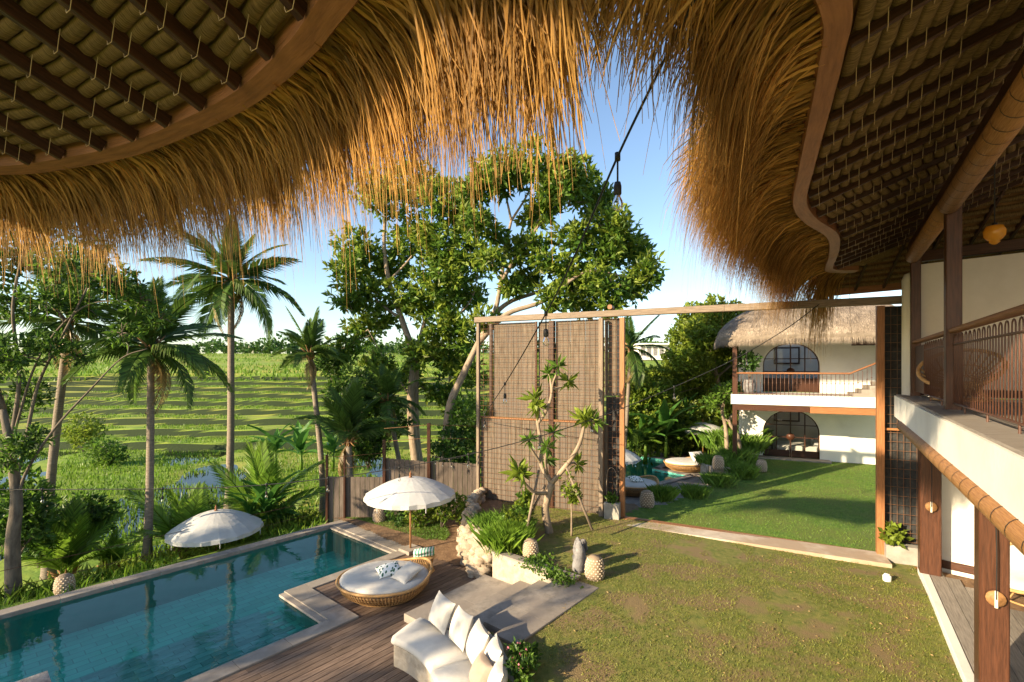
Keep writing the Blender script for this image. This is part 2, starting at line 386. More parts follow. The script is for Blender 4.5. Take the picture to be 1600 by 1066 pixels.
# flooded paddies: one level sheet, the mud and the seedlings stand out of it
m.build('paddy_water', 'paddy', kind='structure')
def scatter(n, fx, fy, cond):
    x = fx(n); y = fy(n); k = cond(x, y); x = x[k]; y = y[k]; return np.stack([x, y, land(x, y)], 1)
P = scatter(90000, lambda n: RNG.uniform(-46, 8, n), lambda n: 15+47*RNG.random(n)**1.3, lambda x, y: (garden_dist(x, y) > 2.4) & (np.abs(x/y) < 1.15) & (x < y*.3) & (wav(x, y, .8, 11) > -.55) & (land(x, y+.12)-land(x, y-.12) < .12))
v_, f_ = blades(P, np.where(P[:,1] > 30, .19, .24), .055, .7); npmesh('rice_blades', v_, f_, 'rice', loc=(0,0,0), kind='stuff')
P = scatter(26000, lambda n: RNG.uniform(-210, 10, n), lambda n: 60+130*RNG.random(n)**1.4, lambda x, y: (np.abs(x/y) < 1.15) & (wav(x, y, .12, 14) > -.3))
v_, f_ = blades(P, .55, .2, 1.0); npmesh('rice_blades', v_, f_, 'rice', loc=(0,0,0), kind='stuff')
P = scatter(16000, lambda n: RNG.uniform(-22, -3, n), lambda n: RNG.uniform(4, 19, n), lambda x, y: (garden_dist(x, y) > .12) & (garden_dist(x, y) < 3.4) & (wav(x, y, 1.3, 12) > -.35))
v_, f_ = blades(P, .26, .022, .9); npmesh('bank_grass', v_, f_, 'rice', loc=(0,0,0), kind='stuff')

# gate line and the right wing's line
G0 = V(-1.0, 15.1, 0); GD = V(.9022, -.4313, 0); GN = V(-.4313, -.9022, 0)      # GN points to the camera
def gate(t, z=0., off=0.): p = G0+GD*t+GN*off; p.z = z; return p
WD = V(.5565, .8308, 0); WN = V(.8308, -.5565, 0)                               # along the wing, and inwards
def wing(y, z=0., off=0.):                                                      # the upper slab's edge at distance y
    t = (y-3.57)/WD.y; p = V(3.64, 3.57, 0)+WD*t+WN*off; p.z = z; return p
def terr(y, z=0., off=0.): t = (y-6.13)/WD.y; p = V(5.76, 6.13, 0)+WD*t+WN*off; p.z = z; return p

def lawn_z(x, y): return .6-.11*sstep(3.5, 8.5, x)*sstep(8, 10.5, y)+.025*wav(x, y, .9, 21)
def sheet(name, poly, zf, mat, step=.12, **kw):
    x0 = min(p[0] for p in poly); x1 = max(p[0] for p in poly); y0 = min(p[1] for p in poly); y1 = max(p[1] for p in poly)
    X, Y = np.meshgrid(np.arange(x0, x1+step, step), np.arange(y0, y1+step, step)); Z = zf(X, Y)
    ny, nx = X.shape; ii = np.arange(nx*ny).reshape(ny, nx); f = np.stack([ii[:-1,:-1], ii[:-1,1:], ii[1:,1:], ii[1:,:-1]], -1).reshape(-1,4)
    cx = X.ravel()[f].mean(1); cy = Y.ravel()[f].mean(1); f = f[inpoly(cx, cy, poly)]
    us, inv = np.unique(f, return_inverse=True)
    return npmesh(name, np.stack([X, Y, Z], -1).reshape(-1,3)[us], inv.reshape(f.shape), mat, loc=(0,0,0), smooth=True, **kw)
SOC = V(-2.85, 5.9, 0); RI, RO = 1.93, 2.68                                     # the curved sofa: centre and radii
def arc(r, deg, z=0.): a = math.radians(deg); return V(SOC.x+r*math.cos(a), SOC.y+r*math.sin(a), z)
LAWN = [gate(10.6), gate(4.45), gate(0.1), V(-1.0,13.2,0), V(-.75,11.6,0), V(-.3,10.52,0), uv(7.72,-4.8), uv(5.5,-4.75)] + [arc(RO+.22, a) for a in (36,26,14,0,-20)] + [V(.2,3,0), V(3.5,2.8,0), terr(6.13, 0, .05), terr(9.9, 0, .05)]
sheet('lawn', LAWN, lawn_z, 'lawn', kind='structure')
def farz(x, y): return .47+.03*wav(x, y, .5, 30)
FLAWN = [gate(4.4, 0, -.1), V(3.5,14.3,0), V(4.5,14.7,0), V(6.0,15.9,0), V(7.2,17.4,0), V(8.6,19.2,0), V(10.0,21.2,0), V(10.2,24.5,0), V(19,20.5,0), V(19,8,0), gate(11.5, 0, -.1), gate(10.0, 0, -.1)]
sheet('far_lawn', FLAWN, farz, 'lawnf', .25, kind='structure')
def tufts(name, poly, n, zf, h, mat, keep=None):
    x0 = min(p[0] for p in poly); x1 = max(p[0] for p in poly); y0 = min(p[1] for p in poly); y1 = max(p[1] for p in poly)
    x = RNG.uniform(x0, x1, n); y = RNG.uniform(y0, y1, n); k = inpoly(x, y, poly)
    if keep is not None: k &= keep(x, y)
    x, y = x[k], y[k]; v, f = blades(np.stack([x, y, zf(x, y)-.004], 1), h, .009, 1.2)
    return npmesh(name, v, f, mat, loc=(0,0,0), kind='stuff')
tufts('lawn_grass', LAWN, 150000, lawn_z, .03, 'grass', lambda x, y: wav(x, y, 1.7, 40)+.5*wav(x, y, 5, 41) > -.45)
tufts('far_lawn_grass', FLAWN, 80000, farz, .045, 'grassf')
# soil bed and small lawn between pool, fence and rocks
BED = [uv(7.9,-13.55), V(-5.7,14.95,0), V(-1.0,15.1,0), V(-.8,12.6,0), uv(8.0,-7.3), uv(7.8,-9.6)]
sheet('planting_bed', BED, lambda x, y: .015+.05*sstep(11.5, 14.5, y)+.02*wav(x, y, 2, 31), 'soil', .1, kind='structure')
BEDG = [uv(8.2,-13.0), V(-5.2,14.8,0), V(-2.2,14.8,0), V(-1.7,13.4,0), uv(8.5,-9.6)]
tufts('bed_grass', BEDG, 26000, lambda x, y: .015+.05*sstep(11.5, 14.5, y), .05, 'grassf', lambda x, y: wav(x, y, 1.5, 43) > -.6)

# ---------------------------------------------------------------- pool
m = MB()
def qd(a0, a1, b0, b1, z): return [uv(a0,b1,z), uv(a1,b1,z), uv(a1,b0,z), uv(a0,b0,z)]
U0 = -6.0; WL = -.055
inner = [(U0,-13.2),(7.5,-13.2),(7.5,-10.12),(4.65,-10.12),(4.65,-8.36),(U0,-8.36)]
for k in range(len(inner)):
    a, b = inner[k], inner[(k+1)%len(inner)]; m.poly([uv(*a,-.72), uv(*b,-.72), uv(*b,0), uv(*a,0)])
m.poly(qd(U0,7.5,-13.2,-10.12,-.72)); m.poly(qd(U0,4.65,-10.12,-8.36,-.72))
m.poly([uv(U0,-10.5,-.40), uv(4.65,-10.5,-.40), uv(4.65,-10.5,-.72), uv(U0,-10.5,-.72)])
m.poly(qd(U0,4.65,-10.5,-8.36,-.40))
m.poly([uv(U0-.3,-13.46,.0), uv(8.0,-13.46,0), uv(8.0,-13.46,-1.8), uv(U0-.3,-13.46,-1.8)])
pool = m.build('swimming_pool', 'poolw', loc=(0,0,0), kind='structure')
tm = None
def shared(name, mesh_from, parent, loc, rz=0, sc=None):
    o = bpy.data.objects.new(name, mesh_from); COL.objects.link(o); o.parent = parent; o.location = Vector(loc)-chain_off(parent); o.rotation_euler = (0,0,rz)
    if sc: o.scale = sc
    return o
URZ = math.atan2(UY, UX)
b = MB(); b.box((0,0,0), .392, .142, .02); tb = b.build('tile', 'tile', pool, loc=None); tmesh = tb.data; bpy.data.objects.remove(tb)
row = 0; bb = -10.42
while bb < -8.40:
    a = .1+(row%2)*.2
    while a < 4.5: shared('tile', tmesh, pool, uv(a, bb, -.395), URZ); a += .4
    bb += .15; row += 1
def coping(a0, a1, b0, b1, along, n, z=.03):
    for k in range(n):
        s = MB(); g = .003
        if along == 'a': x0 = a0+(a1-a0)*k/n+g; x1 = a0+(a1-a0)*(k+1)/n-g; y0, y1 = b0, b1
        else: x0, x1 = a0, a1; y0 = b0+(b1-b0)*k/n+g; y1 = b0+(b1-b0)*(k+1)/n-g
        c = (uv(x0,y0,z-.05)+uv(x1,y1,z-.05))/2; s.box(c, x1-x0, y1-y0, .1, URZ, ch=.008); s.build('coping_stone', 'coping', pool)
coping(U0, 7.5, -13.5, -13.2, 'a', 16); coping(7.5, 7.95, -13.5, -9.8, 'b', 5)
coping(5.08, 7.5, -10.12, -9.8, 'a', 3); coping(4.65, 5.08, -10.12, -8.02, 'b', 3); coping(U0, 4.65, -8.36, -8.02, 'a', 13)
m = MB(); m.poly(qd(U0,7.5,-13.2,-10.12,WL)); m.poly(qd(U0,4.65,-10.12,-8.36,WL)); m.build('pool_water', 'water', kind='structure')
# pale inner ledges at the water line
m = MB(); m.box((uv(7.44,-11.66,-.02)), .11, 3.0, .05, URZ); m.build('pool_ledge', 'stone', pool)
m = MB(); m.box((uv(4.59,-9.25,-.02)), .11, 1.7, .05, URZ); m.build('pool_ledge', 'stone', pool)
m = MB(); m.box(uv(.62,-9.75,-.1), .9, .75, .4, URZ, ch=.03); m.build('stone_block', 'rockd', label='dark stone block standing in the near corner of the pool', cat='stone block')

# ---------------------------------------------------------------- timber deck
m = MB(); m.prism([uv(-4,-8.1), uv(5.2,-8.1), uv(5.2,-9.9), uv(8.4,-9.9), uv(8.4,-7.3), uv(7.8,-3.9), uv(-4,-3.9)], -.25, -.05)
deck = m.build('timber_deck', 'soil', loc=(0,0,0), kind='structure')
bb = -9.8; k = 0
while bb < -4.0:
    lo = -1.5 if bb > -8.03 else 5.08
    hi = 7.95+(bb+9.8)*.32 if bb < -7.9 else (8.1 if bb < -7.2 else 5.9)
    cuts = [lo]; x = lo+random.uniform(.6, 2.4)
    while x < hi-.5: cuts.append(x); x += random.uniform(1.8, 2.6)
    cuts.append(hi)
    for q in range(len(cuts)-1):
        s = MB(); s.beam(uv(cuts[q]+.002, bb+.068, -.016), uv(cuts[q+1]-.002, bb+.068, -.016), .128, .03, ch=.004); s.build('plank', 'deckw', deck)
    bb += .137; k += 1

# ---------------------------------------------------------------- stone platform, steps, walls
t = thing('stone_steps', 'grey stone steps climbing from the timber deck to the lawn', 'steps', uv(6.5,-5.8))
def slab(par, a0, a1, b0, b1, z0, z1, n, name='step', mat='stone', along='a'):
    for k in range(n):
        s = MB(); g = .002
        if along == 'a': x0 = a0+(a1-a0)*k/n+g; x1 = a0+(a1-a0)*(k+1)/n-g; c = uv((x0+x1)/2,(b0+b1)/2,(z0+z1)/2); s.box(c, x1-x0, b1-b0, z1-z0, URZ, ch=.01)
        s.build(name, mat, par)
slab(t, 5.54, 7.72, -7.27, -6.30, .002, .15, 2, 'platform'); slab(t, 5.54, 7.72, -6.295, -5.80, .002, .30, 3); slab(t, 5.62, 7.72, -5.795, -5.37, .002, .45, 3); slab(t, 5.66, 7.72, -5.365, -4.96, .002, .60, 3)
slab(t, 5.45, 7.83, -4.955, -4.50, .30, .635, 3, 'top_slab')
m = MB(); m.prism([uv(7.73,-7.06), uv(7.73,-4.97), uv(7.90,-4.97), uv(7.90,-7.06)], 0, .66)
t = m.build('plaster_wall', 'roughp', label='low rough plaster retaining wall beside the stone steps', cat='wall')
m = MB(); m.prism([uv(7.715,-7.08), uv(7.715,-4.96), uv(7.93,-4.96), uv(7.93,-7.08)], .663, .70); m.build('wall_cap', 'stone', t)
# loose limestone wall: boulders, each a stone of its own
def boulder(name, mat, c, r, par=None, seed=0, fl=.8, **kw):
    rg = np.random.default_rng(seed); n1, n2 = 9, 14; vs = []; a1 = rg.uniform(0,6.28,5); fq = rg.uniform(1.5,4.5,(5,3))
    for i in range(n1+1):
        th = math.pi*i/n1
        for j in range(n2):
            ph = 2*math.pi*j/n2; d = np.array([math.sin(th)*math.cos(ph), math.sin(th)*math.sin(ph), math.cos(th)])
            k = 1+.10*sum(math.sin(d@fq[q]*1.7+a1[q]) for q in range(5)); k = min(k, 1.16+.05*rg.random()); vs.append(np.array(c)+d*k*np.array(r)*np.array([1,1,fl]))
    f = [(i*n2+j, i*n2+(j+1)%n2, (i+1)*n2+(j+1)%n2, (i+1)*n2+j) for i in range(n1) for j in range(n2)]
    return npmesh(name, np.array(vs), np.array(f)[:,::-1], mat, par, smooth=True, **kw)
rw = thing('rock_wall', 'pale limestone boulder wall holding up the frangipani bed', 'rock wall', (-.9,12.4,0))
m = MB(); bp_ = [(-.42,10.7),(-.6,11.3),(-.88,12.0),(-1.0,12.9),(-1.02,13.8),(-.95,15.0),(-.3,15.0),(-.3,10.7)]; m.prism(bp_, -.1, .62); m.build('earth_core', 'soil', rw)
path = spline([(-.5,10.75,0),(-.72,11.3,0),(-1.0,12.0,0),(-1.12,12.9,0),(-1.15,13.8,0),(-1.05,14.8,0)], 6); k = 0
for i, p in enumerate(path):
    for lv in range(5):
        r = random.uniform(.10, .20); top = .66+.30*i/len(path)
        boulder('stone', 'rock', (p.x-.14+random.uniform(-.1,.1)+lv*.055, p.y+random.uniform(-.1,.1), .06+lv*top/4.6), (r, r*random.uniform(.8,1.3), r), rw, k); k += 1
# gate sill: a concrete strip across the opening, with the steel rail on it
m = MB(); a, b_ = gate(3.9, 0, .62), gate(10.2, 0, .75); c, d = gate(10.2, 0, .05), gate(3.9, 0, .05)
m.prism([a, b_, c, d], .3, .60); sill = m.build('gate_sill', 'pathc', label='dusty concrete sill strip running across the gate opening', cat='sill')
m = MB(); m.beam(gate(4.3, .61, .10), gate(10.2, .57, .10), .05, .03); m.build('track', 'rust', sill)
m = MB(); m.beam(gate(4.3, .612, .02), gate(10.2, .56, .02), .16, .02); m.build('track_plank', 'orangew', sill)
# ---------------------------------------------------------------- the tall sliding screen and its beam
sc = thing('timber_screen', 'tall weathered timber screen with wire mesh beside the garden gate', 'screen', gate(2.2, .3))
BT = 6.15
for t0, mat, w0, off, zb in ((0.03,'greyw',.10,.16,-.1),(3.91,'greyw',.13,.20,.5),(4.45,'orangew',.14,.02,.5),(.385,'darkwood',.10,-.02,.5),(1.90,'redwood',.07,.0,.5),(2.40,'darkwood',.17,.0,.5)):
    m = MB(); m.beam(gate(t0, zb, off), gate(t0, BT-.12, off), w0, w0*.9, up=GD); m.build('post', mat, sc)
z0, z1 = .35, 3.12; t0 = .06                                    # lower boards
while t0 < 3.82:
    m = MB(); m.beam(gate(t0+.115, z0, .03), gate(t0+.115, z1, .03), .024, .228, up=GD); m.build('board', 'board', sc); t0 += .235
for a, b_, off in ((.44,1.87,-.06),(1.94,2.31,-.08),(2.49,3.84,-.06)):
    n = max(1, round((b_-a)/.46))
    for k in range(n):
        w_ = (b_-a)/n; m = MB(); c = a+w_*(k+.5); m.beam(gate(c, 3.16, off), gate(c, BT-.13, off), .022, w_-.006, up=GD); m.build('board', 'board', sc)
m = MB(); m.beam(gate(3.99, 3.9, -.05), gate(3.99, BT-.13, -.05), .02, .10, up=GD); m.beam(gate(4.16, 3.9, -.05), gate(4.16, BT-.13, -.05), .02, .22, up=GD); m.build('board', 'board', sc)
m = MB(); m.beam(gate(4.18, .6, -.06), gate(4.18, 3.86, -.06), .02, .40, up=GD); m.beam(gate(4.33, 3.9, -.06), gate(4.33, BT-.13, -.06), .02, .11, up=GD); m.build('matting', 'charcoal', sc)
m = MB(); m.beam(gate(.0, 3.14, .06), gate(3.86, 3.14, .06), .05, .05); m.build('rail', 'orangew', sc)
def mesh_panel(par, ta, tb, za, zb, off, dx, dz, r=.0045, mat='rust'):
    m = MB(); n = round((tb-ta)/dx)
    for k in range(n+1): t = ta+(tb-ta)*k/n; m.tube([gate(t, za, off), gate(t, zb, off)], r, 5, cap=False)
    n = round((zb-za)/dz)
    for k in range(n+1): z = za+(zb-za)*k/n; m.tube([gate(ta, z, off+.009), gate(tb, z, off+.009)], r, 5, cap=False)
    return m.build('wire_mesh', mat, par)
mesh_panel(sc, .05, 3.88, .05, BT-.14, .15, .16, .155, .0045); mesh_panel(sc, 3.95, 4.42, .6, BT-.14, .06, .12, .155, .004)
bm_ = thing('gate_beam', 'long weathered beam spanning screen and gate opening', 'beam', gate(5, BT))
for a, b_, mat, dz in ((-.12,3.0,'greyw',0),(3.0,7.0,'greyw',0),(7.0,10.95,'greyw',.0)):
    m = MB(); m.beam(gate(a+.002, BT, .08), gate(b_-.002, BT+dz, .08), .16, .17, ch=.012); m.build('beam_length', mat, bm_)
m = MB(); m.beam(gate(4.15, BT+.17, -.04), gate(4.15, BT+.17, .22), .12, .12, ch=.03); m.build('end_block', 'orangew', bm_)
# planter box and hoop in the narrow bay
pb = thing('planter_box', 'small concrete planter with a wire hoop at the foot of the screen', 'planter', gate(4.2, .55, .3))
m = MB(); m.box(gate(4.22, .80, .22), .40, .24, .46, math.atan2(GD.y, GD.x), ch=.01); m.build('box', 'conc', pb)
m = MB(); m.tube(spline([gate(4.06, 1.0, .2), gate(4.06, 1.6, .2), gate(4.1, 1.88, .2), gate(4.2, 1.96, .2), gate(4.3, 1.86, .2), gate(4.34, 1.6, .2), gate(4.34, 1.0, .2)], 5), .008, 6); m.build('hoop', 'greyw', pb)
P, D = blob_points([(gate(4.2, 1.12, .2), .16)], 60); v_, f_ = rosettes(P, D, 3, .10, .03); npmesh('foliage', v_, f_, 'leaf', pb)
m = MB(); m.box(gate(4.45, .58, .06), .34, .28, .07, math.atan2(GD.y, GD.x)); m.build('foot_block', 'orangew', sc)
# right-hand gate column
gc = thing('gate_column', 'narrow mesh column with charcoal backing by the right wing', 'gate column', gate(10.5, .45))
for t0, mat, w0, off in ((10.13,'orangew',.14,.12),(10.93,'redwood',.10,-.02)):
    m = MB(); m.beam(gate(t0, .35, off), gate(t0, BT-.12, off), w0, w0, up=GD); m.build('post', mat, gc)
m = MB(); m.beam(gate(10.55, .5, -.03), gate(10.55, BT-.12, -.03), .02, .72, up=GD); m.build('matting', 'charcoal', gc)
mesh_panel(gc, 10.22, 10.90, .9, BT-.14, .05, .11, .2, .005, 'rust')
m = MB(); m.beam(gate(10.2, 3.33, .07), gate(10.9, 3.33, .07), .05, .05); m.build('rail', 'orangew', gc)
pb = thing('planter_box', 'long pale planter at the foot of the mesh column', 'planter', gate(10.55, .45, .2))
m = MB(); m.box(gate(10.55, .68, .22), .72, .26, .38, math.atan2(GD.y, GD.x), ch=.012); m.build('box', 'conc', pb)
m = MB(); m.box(gate(10.55, .46, .22), .80, .30, .07, math.atan2(GD.y, GD.x)); m.build('foot_block', 'orangew', pb)
P, D = blob_points([(gate(10.33, 1.12, .2), .20),(gate(10.3, 1.0, .28), .14)], 40); v_, f_ = rosettes(P, D, 3, .15, .055); npmesh('foliage', v_, f_, 'leafy', pb)
m = MB()
for k in range(5): m.tube(spline([gate(10.8+.03*k, .85, .2), gate(10.82+.02*k, 1.2+.05*k, .2+.02*k), gate(10.84, 1.7-.07*k, .2)], 4), .008, 5)
m.build('dry_stem', 'palmd', pb)

# ---------------------------------------------------------------- low boundary fence
fn = thing('board_fence', 'low stepped board fence with dark posts behind the pool umbrella', 'fence', (-3.4,14.95,0))
fa, fb = V(-5.66,14.85,0), V(-1.05,15.1,0)
def fpt(t, z): p = fa.lerp(fb, t); p.z = z; return p
posts = [(0.0,2.0,.07),(.115,2.0,.06),(.375,2.45,.09),(.67,2.95,.10)]
for t0, zt, w0 in posts:
    m = MB(); m.beam(fpt(t0, -.3)+V(0,-.06,0), fpt(t0, zt)+V(0,-.06,0), w0, w0, up=(1,0,0)); m.build('post', 'darkwood', fn)
for a, b_, zt, zs in ((0.0,.115,1.32,1.30),(.115,.375,1.30,1.28),(.375,.67,1.88,1.72),(.67,.99,1.75,1.66)):
    n = max(2, round((b_-a)*4.62/.155))
    for k in range(n):
        t0 = a+(b_-a)*(k+.5)/n; z1 = zt+(zs-zt)*k/n+random.uniform(-.012,.012); m = MB(); m.beam(fpt(t0, -.2), fpt(t0, z1), .02, (b_-a)*4.62/n-.004, up=(1,0,0)); m.build('board', 'fenceb', fn)
m = MB()
for z in (1.6, 1.95): m.tube([fpt(0, z-.0)+V(0,-.1,0), fpt(.115, z)+V(0,-.1,0), fpt(.375, z+.1)+V(0,-.1,0)], .007, 5)
for z in (2.4, 2.8): m.tube([fpt(.375, z)+V(0,-.1,0), fpt(.67, z+.1)+V(0,-.1,0), fpt(1, z+.05)+V(0,-.1,0)], .007, 5)
m.build('wire', 'rust', fn)
# thin stake fence on the bank
sf = thing('stake_fence', 'thin rusty stake fence along the bank beyond the pool', 'fence', uv(3,-14.6,-.5))
m0 = MB(); m0.tube([(0,0,-.35),(0,0,1.0)], .016, 6); so_ = m0.build('stake', 'iron', sf); sm = so_.data; bpy.data.objects.remove(so_)
a = -1.0
while a < 7.6:
    p = uv(a+random.uniform(-.04,.04), -14.75+random.uniform(-.05,.05)); p.z = float(land(p.x, p.y)); o = shared('stake', sm, sf, p); o.rotation_euler = (random.uniform(-.05,.05), random.uniform(-.05,.05), 0); a += .26
m = MB()
for z in (.35, .75):
    m.tube([uv(x, -14.75, float(land(uv(x,-14.75).x, uv(x,-14.75).y))+z) for x in np.arange(-1, 7.7, .5)], .007, 5)
m.build('wire', 'iron', sf)
# ---------------------------------------------------------------- right wing
FZ = 4.10; TZ = .70
rw_ = thing('villa_wing', 'white plastered two-storey wing with timber posts along the lawn', 'building', (8,7,.6))
E0 = V(8.25, 9.9, 0); ED = V(.70, -.714, 0)                       # the end wall
def endw(s, z, off=0.): p = E0+ED*s+V(-.714,-.70,0)*off; p.z = z; return p
# terrace: kerb and boards
m = MB(); m.beam(terr(1.5, .59, .06), terr(9.8, .59, .06), .12, .22); m.build('kerb', 'plaster', rw_)
m = MB(); m.prism([terr(1.5,0,.13), terr(9.75,0,.13), endw(6,0), terr(1.5,0,6)], .3, .66); m.build('terrace_base', 'soil', rw_)
k = 0; off = .13
while off < 4.2:
    ya = 1.6; m = MB(); a = terr(ya, TZ-.017, off+.11); b_ = terr(9.85-off*1.3, TZ-.017, off+.11)
    m.beam(a, b_, .212, .03, ch=.004); m.build('plank', 'deckg', rw_); off += .218
# lower end wall, skirting, back wall
m = MB(); m.prism([endw(.2,0,0), endw(6,0,0), endw(6,0,-.25), endw(.2,0,-.25)], .3, 3.66); m.build('wall', 'plaster', rw_)
m = MB(); m.beam(endw(.25, .79, .015), endw(6, .79, .015), .03, .16); m.build('skirting', 'redwood', rw_)
m = MB(); m.prism([terr(0,0,4.4), terr(9,0,4.4), terr(9,0,4.6), terr(0,0,4.6)], .3, 3.66); m.build('wall', 'plaster', rw_)
# lower posts with cord cleats
for y, o_, w0 in ((9.5,.14,.32),(6.0,.20,.27),(2.2,.12,.30)):
    p = terr(y, 0, o_); m = MB(); m.beam((p.x,p.y,TZ), (p.x,p.y,3.66), w0, w0, up=WD, ch=.015); ps = m.build('post', 'redwood', rw_)
    q = p-WN*(w0/2+.012)*.2-V(0,w0/2+.07,0); q = Vector((p.x,p.y,0))-WD*(w0/2+.02); q.z = 2.02 if y > 8 else 1.95
    m = MB(); ax = -WD
    for k2 in range(1): m.tube([q, q+ax*.05], .09, 14); m.tube([q+ax*.05, q+ax*.055], .055, 12)
    m.build('cleat', 'rattand', ps)
    m = MB(); m.beam(q+ax*.06+V(0,0,-.1), q+ax*.06+V(0,0,.1), .03, .02, up=ax); m.build('cleat_bar', 'beige', ps)
    m = MB(); m.tube(spline([q+ax*.07, q+ax*.06+V(0,0,.8), q+ax*.05-WN*.05+V(0,0,1.6)], 6), .007, 5); m.build('cord', 'black', ps)
# upper slab with white edge band, floor boards strip
SL = [wing(y, 0, 0) for y in (0.2, 2, 4, 6, 8, 10.35)]
m = MB(); inn = [wing(y, 0, 6) for y in (8.0, 4, .2)]
m.prism([wing(.2), wing(10.35), endw(6,0,-.2), wing(.2,0,6)], 3.64, FZ-.02); m.build('floor_slab', 'plaster', rw_)
m = MB(); m.prism([wing(.2,0,.03), wing(10.3,0,.03), wing(10.3,0,.36), wing(.2,0,.36)], FZ-.019, FZ+.012); m.build('edge_board', 'deckg', rw_)
off = .37
while off < 4.2:
    m = MB(); m.beam(wing(.3, FZ-.006, off+.07), wing(10.2-off*1.1, FZ-.006, off+.07), .136, .03, ch=.004); m.build('plank', 'deckg', rw_); off += .14
# upper end wall with the rounded nib, skirting, interior wall behind
m = MB(); m.prism([endw(-.02,0,0), endw(6,0,0), endw(6,0,-.25), endw(-.02,0,-.25)], FZ, 6.78); m.build('wall', 'beige', rw_)
m = MB(); m.lathe([(0,FZ-.45),(.17,FZ-.45),(.17,6.5),(.13,6.62),(0,6.67)], endw(-.06,0,-.125), 20); m.build('wall_nib', 'plaster', rw_)
m = MB(); m.beam(endw(.05, FZ+.09, .015), endw(6, FZ+.09, .015), .03, .14); m.build('skirting', 'redwood', rw_)
m = MB(); m.prism([wing(.2,0,4.6), wing(9,0,4.6), wing(9,0,4.8), wing(.2,0,4.8)], FZ, 8.4); m.build('wall', 'beige', rw_)
m = MB(); m.prism([endw(1.6,0,-2.2), endw(6,0,-2.2), endw(6,0,-2.4), endw(1.6,0,-2.4)], FZ, 8.6); m.build('wall', 'beige', rw_)
# upper posts and plate beam
RLO = .30
def railp(y, z): return wing(y, z, RLO)
for y, w0 in ((9.95,.16),(6.82,.17),(3.1,.17)):
    p = railp(y, FZ); m = MB(); m.beam(p, railp(y, 7.03), w0, w0, up=WD, ch=.01); m.build('post', 'redwood', rw_)
m = MB(); m.beam(railp(.2, 7.15), railp(10.5, 7.15), .16, .24, ch=.012); m.build('plate_beam', 'redwood', rw_)
m = MB(); m.beam(wing(.2, 7.9, 2.6), wing(9.4, 7.9, 2.6), .16, .22); m.beam(endw(.1, 6.95, -.1), endw(5, 6.95, -.1), .14, .2); m.build('tie_beam', 'darkwood', rw_)
# lower edge beam behind the bamboo roll
m = MB(); m.beam(terr(1.5, 3.56, .12), terr(9.7, 3.56, .12), .14, .16); m.build('edge_beam', 'darkwood', rw_)
# railing: handrail, bars and hairpin balusters
rl = thing('balcony_railing', 'rusty iron balcony railing with hairpin bars and timber handrail', 'railing', railp(6.5, FZ))
m = MB(); m.beam(railp(.5, FZ+1.09), railp(5.0, FZ+1.09), .12, .06, ch=.015); m.build('handrail', 'fasciaw', rl)
m = MB(); m.beam(railp(5.0, FZ+1.09), railp(6.73, FZ+1.09), .12, .06, ch=.015); m.beam(railp(6.92, FZ+1.09), railp(9.86, FZ+1.09), .12, .06, ch=.015); m.build('handrail', 'orangew', rl)
for z, h in ((.90,.022),(.10,.022)):
    m = MB(); m.beam(railp(.5, FZ+z), railp(6.73, FZ+z), .03, h); m.beam(railp(6.92, FZ+z), railp(8.9, FZ+z), .03, h); m.build('flat_bar', 'iron', rl)
m0 = MB(); hp = [(-.055,0,.10),(-.055,0,.93)]+[(.055*math.cos(a), 0, .975+.055*math.sin(a)) for a in np.linspace(math.pi, 0, 7)]+[(.055,0,.93),(.055,0,.10)]
m0.tube(hp, .007, 6); hb = m0.build('baluster', 'iron', rl, loc=None); hb.data.transform(Matrix.Translation(chain_off(rl))); hm = hb.data; bpy.data.objects.remove(hb)
WRZ = math.atan2(WD.y, WD.x); y = .6
while y < 8.9:
    if abs(y-6.82) > .12: shared('baluster', hm, rl, railp(y, FZ), WRZ)
    y += .22*WD.y*.5*2*.98
for y in (1.5,2.5,3.5,4.4,5.3,6.2,7.5,8.4):
    m = MB(); m.beam(railp(y, FZ), railp(y, FZ+.1), .02, .02); m.build('foot', 'iron', rl)
m = MB(); m.beam(railp(8.92, FZ+.55), railp(9.86, FZ+.55), .03, .9); m.build('panel', 'redwood', rl)
# rolled bamboo blinds
def roll(name, label, pts, r, rings):
    t = thing(name, label, 'bamboo blind', pts[0]); m = MB(); m.tube(pts, r, 18); ro = m.build('roll', 'bamboo', t)
    for k in range(rings):
        m = MB()
        q = (k+.5)/rings; i = min(int(q*(len(pts)-1)), len(pts)-2); p = Vector(pts[i]).lerp(Vector(pts[i+1]), q*(len(pts)-1)-i); d = (Vector(pts[i+1])-Vector(pts[i])).normalized()*.006
        m.tube([p-d, p+d], r+.005, 18, cap=False); m.build('tie', 'black', t)
roll('bamboo_blind', 'rolled bamboo blind slung under the upper eave beam', [railp(y, 6.90, ) - WN*.06 + V(0,0,0) for y in (3.3, 5, 6.7)], .125, 14)
roll('bamboo_blind', 'rolled bamboo blind between the two far balcony posts', [railp(y, 6.90)-WN*.06 for y in (6.95, 8.4, 9.8)], .125, 12)
roll('bamboo_blind', 'rolled bamboo blind hung nearest the camera under the eave', [railp(y, 6.90)-WN*.06 for y in (.3, 1.6, 2.95)], .125, 8)
roll('bamboo_blind', 'dark rolled bamboo blind along the white floor band', [wing(y, 3.56, .035) for y in (.8, 3, 5, 7, 9.3)], .10, 26)
